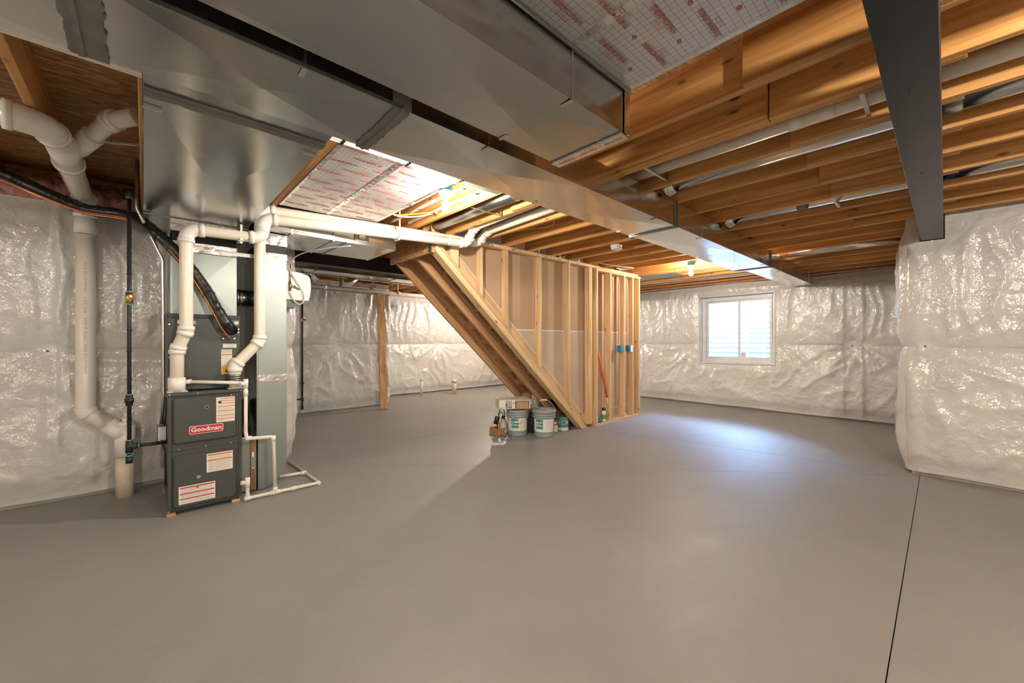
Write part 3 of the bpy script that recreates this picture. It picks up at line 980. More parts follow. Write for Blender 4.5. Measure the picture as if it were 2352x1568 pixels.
# foil-faced joist pans
def pan(name, label, x0, x1, y0, y1, seams, texts, z=ZJ - 0.0035):
    t_ = thing(name, label, 'joist pan', ((x0 + x1) / 2, (y0 + y1) / 2, z))
    sh_ = MB(); nx, ny = 30, 24
    vs = []; fs = []
    for j in range(ny + 1):
        for i in range(nx + 1):
            x = x0 + (x1 - x0) * i / nx; y = y0 + (y1 - y0) * j / ny
            vs.append((x, y, z)); 
    for j in range(ny):
        for i in range(nx):
            a = j * (nx + 1) + i
            fs.append((a, a + nx + 1, a + nx + 2, a + 1))
    sh_.box(x0, x1, y0, y1, z, z + 0.003)
    so = sh_.build('pan_sheet', M['pan_sheet'], t_)
    for x in seams:
        MB().box(x - 0.019, x + 0.019, y0, y1, z - 0.0022, z - 0.0002).build('seam_strip', M['foil'], t_)
        for q in range(int((y1 - y0) / 0.06)):
            MB().box(x - 0.013, x + 0.013, y0 + 0.03 + q * 0.06, y0 + 0.033 + q * 0.06, z - 0.0042, z - 0.0022).build('staple', M['zinc'], t_)
    for x in (x0 + 0.012, x1 - 0.012):
        MB().box(x - 0.012, x + 0.012, y0, y1, z - 0.0020, z - 0.0002).build('edge_strip', M['foil'], t_)
    tm = text_mesh('THERMOPAN', 0.030, M['pan_red'], outline=True, shear=0.25)
    sm = text_mesh('JOIST PANNING', 0.0085, M['pan_red'])
    ring = MB().lathe([(0.005, 0), (0.009, 0), (0.009, 0.0006), (0.005, 0.0006), (0.005, 0)], (0, 0, 0), 8).mesh('ring_mark', M['pan_red'])
    row = 0
    y = y0 + 0.06
    while y < y1 - 0.03:
        x = x0 + 0.10 + (0.145 if row % 2 else 0.0)
        while x < x1 - 0.08:
            flip = (row % 2 == 1)
            rot = (PI, 0, 0) if not flip else (PI, 0, PI)
            put('printed_logo', tm, t_, (x, y, z - 0.0026), rot)
            d_ = 0.022 if not flip else -0.022
            put('printed_line', sm, t_, (x + 0.01, y + d_, z - 0.0026), rot)
            put('printed_line', sm, t_, (x + 0.01, y + d_ * 1.5, z - 0.0026), rot)
            put('ring_mark', ring, t_, (x + 0.145, y + 0.01, z - 0.0030))
            x += 0.29
        y += 0.105
        row += 1
    return t_
pan('joist_pan', 'silver foil joist pan printed with red logos beside the return duct', 0.39, 1.632, 0.20, 0.985, (3 * JP,), None)
pan('joist_pan', 'silver foil joist pan with stapled centre seam behind the bare bulb', 0.832, 1.648, 2.34, 3.78, (3 * JP,), None)
MB().tube(smooth_path([(0.85, 2.62, ZJ - 0.010), (1.05, 2.60, ZJ - 0.012), (1.25, 2.63, ZJ - 0.010), (1.62, 2.60, ZJ - 0.012)], 6), 0.003, 6).build('metal_wire', M['foil'], [o for o in bpy.data.objects if o.name == 'joist_pan.001'][0])

# ================================================================== FURNACE
FY = 3.81
fu = thing('furnace', 'dark grey gas furnace with red badge and warning stickers on wood blocks', 'furnace', (0.352, 4.17, 0))
FP, FD = M['furnace_paint'], M['furnace_dark']
MB().box(0.130, 0.575, FY + 0.012, 4.54, 0.024, 0.888).build('cabinet', FP, fu, bevel=0.004)
MB().box(0.127, 0.150, FY, FY + 0.014, 0.024, 0.890).build('corner_post', FP, fu, bevel=0.002)
MB().box(0.555, 0.578, FY, FY + 0.014, 0.024, 0.890).build('corner_post', FP, fu, bevel=0.002)
MB().box(0.124, 0.581, FY - 0.006, FY + 0.06, 0.868, 0.894).build('top_rail', FP, fu, bevel=0.003)
def rrect(x0, x1, z0, z1, r, n=5):
    out = []
    for cx, cz, a0_ in ((x1 - r, z1 - r, 0), (x0 + r, z1 - r, PI / 2), (x0 + r, z0 + r, PI), (x1 - r, z0 + r, 1.5 * PI)):
        for k in range(n + 1):
            a = a0_ + PI / 2 * k / n
            out.append((cx + r * math.cos(a), cz + r * math.sin(a)))
    return out
def door(nm, x0, x1, z0, z1, ex0, ex1, ez0, ez1):
    d = MB().box(x0, x1, FY + 0.001, FY + 0.013, z0, z1).build(nm, FP, fu, bevel=0.002)
    # embossed centre panel: rounded rectangle with sloped flanks
    o_ = rrect(ex0, ex1, ez0, ez1, 0.022); i_ = rrect(ex0 + 0.012, ex1 - 0.012, ez0 + 0.012, ez1 - 0.012, 0.016)
    n = len(o_)
    m_ = MB()
    m_.add([(x, FY + 0.002, z) for x, z in o_] + [(x, FY - 0.016, z) for x, z in i_],
           [(k, (k + 1) % n, n + (k + 1) % n, n + k) for k in range(n)] + [tuple(range(n, 2 * n))])
    m_.build('embossed_panel', FP, d)
    return d
ud = door('upper_door', 0.150, 0.555, 0.486, 0.866, 0.152, 0.545, 0.515, 0.862)
ld = door('lower_door', 0.150, 0.555, 0.030, 0.470, 0.152, 0.545, 0.045, 0.440)
MB().box(0.150, 0.555, FY - 0.004, FY + 0.013, 0.468, 0.488).build('door_rail', FP, fu, bevel=0.002)
MB().box(0.150, 0.555, FY + 0.001, FY + 0.013, 0.024, 0.034).build('base_rail', FD, fu)
for x, z in ((0.191, 0.479), (0.347, 0.478), (0.504, 0.476), (0.137, 0.882), (0.572, 0.882), (0.133, 0.034), (0.567, 0.034), (0.30, 0.882), (0.505, 0.853)):
    yy = FY - 0.006 if z > 0.87 else (FY - 0.004 if z > 0.4 and z < 0.6 else FY)
    if 0.84 < z < 0.86: yy = FY - 0.014
    MB().cyl((x, yy, z), (x, yy - 0.006, z), 0.006, 0.0045, 8).build('screw', M['zinc'], fu)
EY = FY - 0.0165
def sticker(parent, nm, x0, x1, z0, z1, bands, bandmat, y=EY, lines=True, rest=None):
    s_ = MB().box(x0, x1, y - 0.0008, y, z0, z1).build(nm, M['paper_white'], parent)
    for (f0, f1, g0, g1) in bands:
        MB().box(x0 + (x1 - x0) * f0, x0 + (x1 - x0) * f1, y - 0.0016, y - 0.0008, z0 + (z1 - z0) * g0, z0 + (z1 - z0) * g1).build('print_band', M[bandmat], s_)
    if lines:
        gs = sorted([b[3] for b in bands] + [b[2] for b in bands] + [0.03, 0.97])
        n = int((z1 - z0) / 0.0055)
        for k in range(n):
            g = (k + 0.5) / n
            if any(b[2] - 0.03 < g < b[3] + 0.03 for b in bands) or g < 0.05 or g > 0.95: continue
            f1 = 0.90 if random.random() > 0.25 else random.uniform(0.55, 0.85)
            MB().box(x0 + (x1 - x0) * 0.07, x0 + (x1 - x0) * f1, y - 0.0013, y - 0.0008, z0 + (z1 - z0) * g - 0.0009, z0 + (z1 - z0) * g + 0.0007).build('print_line', M['print_grey'], s_)
    return s_
sa = sticker(ud, 'warning_sticker', 0.410, 0.528, 0.648, 0.840, [(0.26, 0.97, 0.935, 0.965), (0.26, 0.97, 0.838, 0.866), (0.26, 0.97, 0.738, 0.766), (0.04, 0.97, 0.618, 0.648), (0.04, 0.97, 0.435, 0.465), (0.04, 0.97, 0.255, 0.285), (0.04, 0.97, 0.120, 0.150)], 'print_orange')
MB().cyl((0.432, EY - 0.0008, 0.802), (0.432, EY - 0.0018, 0.802), 0.011, n=14).build('print_mark', M['print_black'], sa)
sb = sticker(ld, 'warning_sticker', 0.351, 0.515, 0.277, 0.418, [(0.03, 0.97, 0.88, 0.95), (0.03, 0.97, 0.585, 0.655)], 'print_orange')
sc_ = sticker(ld, 'warning_sticker', 0.188, 0.404, 0.075, 0.205, [(0.03, 0.97, 0.88, 0.94), (0.03, 0.97, 0.54, 0.60), (0.03, 0.97, 0.255, 0.315)], 'print_red')
MB().prism([(0.283, 0.176), (0.296, 0.190), (0.309, 0.176), (0.296, 0.180)], 'y', EY - 0.0018, EY - 0.0008).build('print_mark', M['print_black'], sc_)
# badge
def flat_rr(nm, x0, x1, z0, z1, r, y0, y1, mat, parent):
    return MB().prism(rrect(x0, x1, z0, z1, r), 'y', y0, y1).build(nm, mat, parent)
bd = flat_rr('badge', 0.247, 0.454, 0.580, 0.640, 0.010, EY - 0.003, EY, M['paper_white'], ud)
flat_rr('badge_field', 0.251, 0.450, 0.584, 0.636, 0.008, EY - 0.0042, EY - 0.003, M['print_red'], bd)
gm = text_mesh('Goodman', 0.047, M['paper_white'], bold=0.0012, space=0.98)
put('badge_lettering', gm, bd, (0.3505, EY - 0.0052, 0.611), (PI / 2, 0, 0))
MB().lathe([(0.010, 0), (0.0125, 0), (0.0125, 0.003), (0.010, 0.003), (0.010, 0)], (0.353, EY, 0.774), 18, (0, -1, 0)).build('sight_ring', M['zinc'], ud)
MB().cyl((0.353, EY, 0.774), (0.353, EY - 0.0015, 0.774), 0.010, n=18).build('sight_glass', M['black_plastic'], ud)
MB().cyl((0.304, EY, 0.257), (0.304, EY - 0.002, 0.257), 0.0125, n=18).build('sight_glass', M['can_metal'], ld)
for x0, x1 in ((0.120, 0.172), (0.510, 0.566)):
    MB().box(x0, x1, 3.80, 3.87, 0.0, 0.024).build('support_block', M['stair_wood_x'], fu, bevel=0.002)
    MB().box(x0, x1, 4.42, 4.52, 0.0, 0.024).build('support_block', M['stair_wood_x'], fu, bevel=0.002)

co = thing('coil_cabinet', 'dark grey evaporator coil cabinet stacked on top of the furnace', 'coil cabinet', (0.352, 4.2, 0.89))
CY = 3.96
MB().box(0.133, 0.588, CY, 4.52, 0.894, 1.475).build('case', FP, co, bevel=0.004)
MB().box(0.129, 0.592, CY - 0.006, CY + 0.03, 1.452, 1.482).build('top_rail', FD, co, bevel=0.003)
MB().box(0.150, 0.575, CY - 0.004, CY, 0.90, 1.448).build('front_panel', FP, co, bevel=0.002)
s1 = sticker(co, 'instruction_sticker', 0.460, 0.532, 1.007, 1.205, [(0.05, 0.95, 0.955, 0.968), (0.05, 0.95, 0.915, 0.928), (0.05, 0.95, 0.875, 0.888)], 'print_blue', y=CY - 0.004)
MB().box(0.463, 0.529, CY - 0.0056, CY - 0.0048, 1.160, 1.168).build('print_band', M['print_orange'], s1)
MB().box(0.463, 0.529, CY - 0.0060, CY - 0.0048, 1.012, 1.072).build('print_field', M['print_yellow'], s1)
MB().prism([(0.486, 1.022), (0.506, 1.022), (0.496, 1.052)], 'y', CY - 0.0068, CY - 0.0060).build('print_mark', M['print_black'], s1)
s2 = MB().box(0.471, 0.562, CY - 0.0048, CY - 0.004, 1.219, 1.251).build('model_label', M['paper_white'], co)
for z in (1.227, 1.242):
    MB().box(0.478, 0.548, CY - 0.0054, CY - 0.0048, z, z + 0.0025).build('print_line', M['print_black'], s2)
MB().box(0.548, 0.575, CY - 0.0048, CY - 0.004, 1.41, 1.435).build('round_label', M['paper_white'], co)
MB().box(0.190, 0.30, CY - 0.0048, CY - 0.004, 1.405, 1.43).build('model_label', M['paper_white'], co)
MB().box(0.535, 0.586, CY - 0.012, CY - 0.004, 1.343, 1.397).build('line_plate', FD, co, bevel=0.004)
MB().prism(rrect(0.458, 0.586, 1.262, 1.326, 0.03), 'y', CY - 0.012, CY - 0.004).build('line_plate', FD, co)
for x, z in ((0.472, 1.294), (0.548, 1.294), (0.575, 1.370), (0.575, 1.345), (0.142, 1.40), (0.142, 1.15), (0.142, 1.0)):
    MB().cyl((x, CY - 0.004, z), (x, CY - 0.0145, z), 0.006, n=8).build('screw', M['zinc'], co)
MB().prism(rrect(0.150, 0.315, 0.925, 1.005, 0.03), 'y', CY - 0.010, CY - 0.003).build('drain_pan_cover', FD, co)

pl = thing('supply_plenum', 'light galvanized supply plenum between coil cabinet and overhead branch duct', 'duct', (0.352, 4.22, 1.48))
duct(pl, 'plenum_box', 0.150, 0.570, 4.0, 4.46, 1.478, 1.99, M['galv_dull'], cb=0.010)
m = MB()
def wallpanel(y, z0, z1, x0, x1, cb):
    ce = ((x0 + x1) / 2, y - cb, (z0 + z1) / 2)
    return MB().add([(x0, y, z0), (x1, y, z0), (x1, y, z1), (x0, y, z1), ce], [(0, 1, 4), (1, 2, 4), (2, 3, 4), (3, 0, 4)])
wallpanel(3.9985, 1.482, 1.99, 0.150, 0.570, 0.010).build('front_sheet', M['galv_dull'], pl)
MB().box(0.146, 0.574, 3.985, 4.465, 1.965, 2.045).build('foil_tape', M['foil'], pl, bevel=0.004)
MB().box(0.150, 0.570, 3.992, 4.46, 2.045, 2.115).build('flexible_connector', M['flex_black'], pl, bevel=0.006)
MB().box(0.146, 0.574, 3.985, 4.465, 2.115, 2.212).build('foil_tape', M['foil'], pl, bevel=0.004)
br_ = MB().box(0.440, 0.70, 3.972, 3.975, 1.975, 2.003).box(0.440, 0.70, 3.955, 3.975, 2.000, 2.003).build('strut_bracket', M['galv_bright'], pl)
for x in (0.455, 0.545):
    MB().cyl((x, 3.972, 1.988), (x, 3.966, 1.988), 0.005, n=8).build('screw', M['zinc'], br_)
tt = text_mesh('POLYKEN', 0.018, M['pan_red'], shear=0.2)
for x, z in ((0.36, 2.018), (0.44, 2.01), (0.54, 2.0), (0.20, 2.17), (0.28, 2.18)):
    put('printed_text', tt, pl, (x, 3.984, z), (PI / 2, 0.1, 0))
# duct behind (second take-off between plenum and return)
tk = thing('round_takeoff_duct', 'round galvanized pipe crossing behind the furnace between plenum and return drop', 'duct', (0.64, 4.3, 1.66))
MB().cyl((0.571, 4.28, 1.66), (0.714, 4.28, 1.66), 0.075, n=24).build('pipe', M['galv'], tk)
MB().cyl((0.600, 4.28, 1.66), (0.625, 4.28, 1.66), 0.079, n=24).build('crimp_ring', M['galv_bright'], tk)

# ================================================================== PIPES
def pipe(nm, label, cat, pts, r, mat, rad, hubs=(), hubmat=None, hubr=1.16, n=16, parent=None, group=None, loc=None, nf=6):
    """run of pipe with elbows; hubs = list of (point, direction, length)"""
    t_ = parent or thing(nm, label, cat, loc or tuple(pts[0]), group)
    pp = fillet(pts, rad, nf)
    MB().tube(pp, r, n).build('pipe_run', mat, t_)
    for (c, d, L) in hubs:
        c = Vector(c); d = Vector(d).normalized()
        MB().cyl(c - d * L / 2, c + d * L / 2, r * hubr, n=n).build('coupling', hubmat or mat, t_)
    return t_

# furnace flue (left) : up, across, S up, then along the joists
VR = 0.042
PV, PW = M['pvc'], M['pvc_white']
fl_ = thing('intake_vent_pipe', 'cream PVC vent pipe rising from the left of the furnace top', 'pipe', (0.180, 3.88, 0.895))
path = [(0.182, 3.885, 0.90), (0.185, 3.885, 1.21), (0.235, 3.85, 1.35), (0.235, 3.85, 2.115), (0.715, 3.83, 2.120), (0.735, 3.83, 2.290), (2.515, 3.43, 2.305), (2.515, 3.36, 2.31)]
MB().tube(fillet(path[:7], [0.05, 0.06, 0.085, 0.075, 0.085, 0.0], 7), VR, 18).build('pipe_run', PV, fl_)
def elbow(parent, a, p, b, rad, r, mat, n=16, lip=True):
    pp = fillet([a, p, b], rad, 8)[1:-1]
    e = MB().tube(pp, r * 1.13, n).build('elbow', mat, parent)
    if lip:
        for q0, q1 in ((pp[0], pp[1]), (pp[-1], pp[-2])):
            d = (q0 - q1).normalized()
            MB().cyl(q0 - d * 0.012, q0 + d * 0.020, r * 1.24, n=n).build('hub', mat, e)
    return e
def E(parent, path, i, rad, r=VR, mat=PW, lip=True):
    return elbow(parent, path[i - 1], path[i], path[i + 1], rad, r, mat, lip=lip)
E(fl_, path, 1, 0.07); E(fl_, path, 2, 0.07); E(fl_, path, 3, 0.088); E(fl_, path, 4, 0.075); E(fl_, path, 5, 0.085)
MB().cyl((0.182, 3.885, 0.895), (0.182, 3.885, 1.00), VR * 1.25, n=18).build('base_socket', PW, fl_)
MB().box(0.125, 0.245, 3.84, 3.95, 0.894, 0.900).build('base_flange', M['paper_white'], fl_, bevel=0.002)
pf = [(0.9, 3.815, 2.306), (2.515, 3.43, 2.305), (2.515, 3.30, 2.455), (2.515, 2.0, 2.50)]
MB().tube(fillet([(2.30, 3.4783, 2.3032)] + pf[1:], [0.06, 0.06], 6), VR, 18).build('pipe_run', PV, fl_)
E(fl_, [(2.30, 3.4783, 2.3032)] + pf[1:], 1, 0.07); E(fl_, [(2.30, 3.4783, 2.3032)] + pf[1:], 2, 0.07)

ex = thing('exhaust_vent_pipe', 'cream PVC vent pipe rising with an offset from the right of the furnace top', 'pipe', (0.542, 3.88, 0.895))
path2 = [(0.542, 3.88, 0.90), (0.542, 3.88, 1.075), (0.714, 3.88, 1.275), (0.714, 3.88, 2.374), (2.74, 3.53, 2.366), (2.74, 3.37, 2.465), (2.74, 2.0, 2.50)]
MB().tube(fillet(path2, [0.06, 0.06, 0.085, 0.06, 0.06], 7), VR, 18).build('pipe_run', PV, ex)
for i, rr in ((1, 0.07), (2, 0.07), (3, 0.088), (4, 0.07), (5, 0.07)): E(ex, path2, i, rr)
MB().cyl((0.542, 3.88, 0.955), (0.542, 3.88, 1.005), VR * 1.08, n=18).build('rubber_coupling', M['black_plastic'], ex)
for z in (0.963, 0.980, 0.997):
    MB().cyl((0.542, 3.88, z - 0.004), (0.542, 3.88, z + 0.004), VR * 1.13, n=18).build('hose_clamp', M['zinc'], ex)
MB().box(0.492, 0.592, 3.83, 3.93, 0.894, 0.899).build('base_flange', M['paper_white'], ex, bevel=0.002)
# pipe hooks from the joists
hk = thing('pipe_hanger', 'white plastic hook hanger carrying the vent pipes below the joists', 'hanger', (1.80, 3.60, ZJ))
MB().tube(fillet([(1.80, 3.535, ZJ + 0.10), (1.80, 3.535, 2.245), (1.80, 3.62, 2.245), (1.80, 3.68, 2.32)], 0.03, 5), 0.008, 8).build('hook', M['white_plastic'], hk)
hk = thing('pipe_hanger', 'white plastic hanger on the short horizontal vent run above the coil', 'hanger', (0.60, 3.85, ZD))
MB().box(0.565, 0.580, 3.80, 3.805, 2.05, ZD - 0.014).box(0.555, 0.59, 3.80, 3.90, 2.068, 2.073).build('strap', M['white_plastic'], hk)

# condensate drain
cd_ = thing('condensate_drain', 'thin cream PVC condensate drain running down the furnace side and along the floor', 'pipe', (0.80, 3.76, 0.0))
CR = 0.0135
A = [(0.225, 3.93, 0.965), (0.600, 3.79, 0.938), (0.600, 3.79, 0.55), (0.604, 3.775, 0.495), (0.788, 3.765, 0.484), (0.800, 3.757, 0.024)]
MB().tube(fillet(A[:2], 0), CR, 12).build('pipe_run', M['pvc'], cd_)
MB().tube(fillet([(0.600, 3.79, 0.955)] + A[2:], [0.03, 0.03, 0.02], 5), CR, 12).build('pipe_run', M['pvc'], cd_)
MB().tube(fillet([(0.585, 3.80, 0.150), (0.608, 3.762, 0.150), (0.608, 3.762, 0.024), (1.144, 3.762, 0.020), (1.116, 4.66, 0.020)], [0.01, 0.02, 0.02], 4), CR, 12).build('pipe_run', M['pvc'], cd_)
MB().tube([(0.915, 4.146, 0.030), (1.132, 4.146, 0.020)], CR, 12).build('pipe_run', M['pvc'], cd_)
def tee(c, d, b, L=0.055, rr=1.32, mat='pvc_white', par=None, base=CR):
    c = Vector(c); d = Vector(d).normalized(); b = Vector(b).normalized()
    m_ = MB().cyl(c - d * L / 2, c + d * L / 2, base * rr, n=12)
    if b.length > 0: m_.cyl(c, c + b * L * 0.6, base * rr, n=12)
    return m_.build('tee_fitting', M[mat], par or cd_)
tee((0.600, 3.79, 0.935), (0, 0, 1), (-1, 0.3, 0), 0.07)
tee((0.800, 3.760, 0.024), (1, 0, 0), (0, 0, 1), 0.075)
tee((0.608, 3.762, 0.150), (0, 0, 1), (-1, 0.5, 0), 0.075)
tee((1.132, 4.146, 0.020), (0, 1, 0), (-1, 0, 0), 0.06)
for c_, d_ in (((0.608, 3.762, 0.024), (1, 0, 0)), ((0.788, 3.765, 0.470), (0, 0, 1)), ((1.140, 3.775, 0.020), (0, 1, 0)), ((0.615, 3.775, 0.497), (1, 0, 0)), ((0.600, 3.79, 0.86), (0, 0, 1)), ((0.25, 3.92, 0.963), (1, 0, 0)), ((0.94, 3.762, 0.021), (1, 0, 0))):
    c = Vector(c_); d = Vector(d_)
    MB().cyl(c - d * 0.022, c + d * 0.022, CR * 1.3, n=12).build('coupling', M['pvc_white'], cd_)

# main drain stack
ds = thing('drain_stack', 'thick white PVC drain stack with a wye dropping down the left wall', 'pipe', (-0.113, 4.585, 0.0))
SR = 0.057
MB().tube(fillet([(-0.335, 4.58, 2.36), (-0.335, 4.58, 0.72), (-0.135, 4.58, 0.52)], 0.06, 7), SR, 20).build('pipe_run', M['pvc_grey'], ds)
MB().tube(fillet([(-0.335, 4.58, 2.20), (-0.335, 4.58, 2.362), (-0.335, 3.30, 2.36), (-0.375, 3.06, 2.36), (-1.6, 3.0, 2.36)], [0.09, 0.10, 0.10], 8), SR, 20).build('pipe_run', M['pvc_grey'], ds)
elbow(ds, (-0.335, 4.58, 1.8), (-0.335, 4.58, 2.362), (-0.335, 3.6, 2.362), 0.10, SR, M['pvc_white'], 20)
elbow(ds, (-0.335, 3.5, 2.36), (-0.360, 3.06, 2.36), (-0.9, 3.04, 2.36), 0.13, SR, M['pvc_white'], 20)
elbow(ds, (-0.335, 4.58, 1.2), (-0.335, 4.58, 0.72), (-0.135, 4.58, 0.52), 0.08, SR, M['pvc_white'], 20, lip=False)
MB().cyl((-0.335, 3.62, 2.36), (-0.335, 3.30, 2.36), SR * 1.16, n=20).build('wye_body', M['pvc_white'], ds)
MB().cyl((-0.335, 3.64, 2.36), (-0.335, 3.60, 2.36), SR * 1.28, n=20).build('wye_hub', M['pvc_white'], ds)
bp = [(-0.335, 3.52, 2.36), (-0.13, 3.15, 2.50), (-0.022, 3.02, 2.51)]
MB().tube(fillet(bp, 0.10, 6), 0.044, 16).build('branch_pipe', M['pvc_grey'], ds)
MB().cyl((-0.285, 3.43, 2.394), (-0.21, 3.295, 2.445), 0.052, n=16).build('branch_hub', M['pvc_white'], ds)
elbow(ds, bp[0], bp[1], bp[2], 0.08, 0.044, M['pvc_white'], 16)
MB().cyl((-0.335, 4.58, 2.10), (-0.335, 4.58, 2.24), SR * 1.16, n=20).build('coupling', M['pvc_white'], ds)
# floor wye with cleanout
MB().cyl((-0.113, 4.58, 0.0), (-0.113, 4.58, 0.34), SR, n=20).build('floor_riser', M['soot_pipe'], ds)
MB().cyl((-0.113, 4.58, 0.33), (-0.113, 4.58, 0.585), SR * 1.12, n=20).build('wye_body', M['pvc_white'], ds)
MB().cyl((-0.113, 4.58, 0.585), (-0.113, 4.58, 0.612), SR * 0.95, n=20).build('cleanout_plug', M['pvc_white'], ds)
MB().box(-0.128, -0.098, 4.565, 4.595, 0.612, 0.64).build('plug_nut', M['pvc'], ds)
MB().cyl((-0.215, 4.58, 0.605), (-0.10, 4.58, 0.485), SR * 1.10, n=20).build('wye_arm', M['pvc_white'], ds)
for z in (2.105, 0.72):
    MB().cyl((-0.335, 4.58, z - 0.002), (-0.335, 4.58, z + 0.002), SR * 1.185 if z > 1 else SR * 1.03, n=20).build('primer_ring', M['print_blue'], ds)
cp = text_mesh('CHARLOTTE PIPE   ASTM D 2665   PVC DWV   CHARLOTTE PIPE', 0.020, M['pan_red'], space=1.55)
dvec = Vector((0.335, -4.58, 0)).normalized()
ang_face = math.atan2(dvec.y, dvec.x)
cpp = Vector((-0.335, 4.58, 1.45)) + dvec * (SR + 0.0012)
put('printed_text', cp, ds, cpp, (PI / 2, -PI / 2, ang_face + PI / 2))

# furnace gas line
def ring(par, p, d, r, L, mat, nm='fitting'):
    p = Vector(p); d = Vector(d).normalized()
    return MB().cyl(p - d * L / 2, p + d * L / 2, r, n=12).build(nm, mat, par)
gp = thing('gas_pipe', 'black iron gas pipe with drip leg and tee feeding the furnace', 'pipe', (-0.075, 3.95, 0.40))
GX, GY = -0.075, 3.95
BI = M['black_iron']
MB().cyl((GX, GY, 0.41), (GX, GY, 2.33), 0.0125, n=14).build('riser', BI, gp)
MB().cyl((GX, GY, 0.52), (0.128, GY, 0.518), 0.0125, n=12).build('branch', BI, gp)
ring(gp, (GX, GY, 0.52), (0, 0, 1), 0.021, 0.085, BI, 'tee_fitting'); ring(gp, (GX + 0.022, GY, 0.52), (1, 0, 0), 0.021, 0.045, BI, 'tee_fitting')
ring(gp, (GX, GY, 0.85), (0, 0, 1), 0.026, 0.030, BI, 'union_nut'); ring(gp, (GX, GY, 0.85), (0, 0, 1), 0.020, 0.075, BI, 'union')
ring(gp, (GX, GY, 0.425), (0, 0, 1), 0.020, 0.045, BI, 'end_cap')
ring(gp, (GX, GY, 2.325), (0, 0, 1), 0.021, 0.055, BI, 'elbow_fitting')
for z in (0.455, 0.475, 0.565, 0.815, 0.890, 1.535, 1.625, 2.295):
    ring(gp, (GX, GY, z), (0, 0, 1), 0.0175, 0.008, M['pipe_dope'], 'thread_seal')
ring(gp, (GX + 0.05, GY, 0.52), (1, 0, 0), 0.0175, 0.007, M['pipe_dope'], 'thread_seal')
vb = ring(gp, (GX, GY, 1.58), (0, 0, 1), 0.021, 0.075, M['brass'], 'shutoff_valve')
MB().cyl((GX, GY, 1.59), (GX + 0.01, GY - 0.045, 1.59), 0.011, n=10).build('valve_stem', M['brass'], vb)
MB().lathe([(0.010, -0.004), (0.018, -0.004), (0.018, 0.004), (0.010, 0.004), (0.010, -0.004)], (GX + 0.010, GY - 0.05, 1.59), 14, (0, -1, 0)).build('valve_handle', M['red_handle'], vb)
MB().tube(fillet([(0.10, GY - 0.005, 0.515), (0.118, GY, 0.46), (0.122, GY - 0.02, 0.20)], 0.03, 4), 0.006, 8).build('flex_wire', BI, gp)
for z in (0.7, 1.0, 1.2, 1.35, 1.75, 1.9, 2.05, 2.2):
    ring(gp, (GX, GY, z), (0, 0, 1), 0.0165, 0.005, M['black_plastic'], 'zip_tie')

# EMT conduit and junction box on the furnace side
ct = thing('conduit', 'bent silver metal conduit from the ceiling to the furnace switch box', 'conduit', (0.10, 4.05, 0.64))
MB().tube(fillet([(-0.036, 4.02, 2.60), (-0.036, 4.02, 2.25), (0.106, 4.02, 1.885), (0.112, 4.03, 0.86), (0.100, 4.05, 0.645)], 0.10, 7), 0.0115, 12).build('tube', M['zinc'], ct)
ring(ct, (0.101, 4.055, 0.655), (0, 0, 1), 0.016, 0.03, M['zinc'], 'connector')
jb = thing('junction_box', 'small galvanized junction box on the left side of the furnace', 'electrical box', (0.10, 4.0, 0.50))
MB().box(0.075, 0.128, 3.975, 4.085, 0.505, 0.635).build('box', M['zinc'], jb, bevel=0.004)
MB().box(0.071, 0.075, 3.970, 4.090, 0.500, 0.640).build('cover', M['galv_bright'], jb, bevel=0.0015)
MB().tube(fillet([(0.115, 3.96, 0.64), (0.122, 3.90, 0.75), (0.118, 3.86, 0.86)], 0.03, 4), 0.005, 8).build('cord', M['black_plastic'], jb)

# insulated refrigerant lines with the orange wire
ls = thing('line_set', 'shiny black insulated refrigerant line sagging from the joists to the coil', 'pipe', (0.52, 3.92, 1.36))
LP_ = [(-1.7, 4.5, 2.50), (-1.0, 4.47, 2.47), (-0.733, 4.42, 2.43), (-0.617, 4.42, 2.386), (-0.467, 4.38, 2.316), (-0.307, 4.30, 2.245), (-0.072, 4.18, 2.215), (0.066, 3.99, 2.080), (0.223, 3.938, 1.89), (0.349, 3.915, 1.689), (0.425, 3.87, 1.518), (0.485, 3.85, 1.402), (0.535, 3.95, 1.360)]
sp_ = smooth_path(LP_, 14)
MB().tube(sp_, 0.041, 14, wob=0.05).build('insulated_line', M['black_wrap'], ls)
for i in (60, 100, 130):
    q = sp_[i]; d = (sp_[i + 1] - sp_[i - 1]).normalized()
    MB().cyl(q - d * 0.006, q + d * 0.006, 0.0445, n=14).build('tape_band', M['black_plastic'], ls)
ow = thing('orange_wire', 'thin orange control wire and copper line following the black insulated pipe', 'wire', (0.515, 3.95, 1.297))
off = [(p[0] - 0.012 + 0.01 * math.sin(i * 1.1), p[1] - 0.030, p[2] - 0.036 - 0.010 * math.sin(i * 0.9)) for i, p in enumerate(LP_)]
off[-2] = (0.46, 3.845, 1.36); off[-1] = (0.515, 3.935, 1.297)
MB().tube(smooth_path(off, 8), 0.0042, 8).build('wire', M['orange_wire'], ow)
off2 = [(p[0] + 0.010, p[1] + 0.004, p[2] - 0.010) for p in off[:-2]] + [(0.45, 3.85, 1.37), (0.515, 3.94, 1.285)]
MB().tube(smooth_path(off2, 8), 0.0040, 8).build('copper_tube', M['copper'], ow)

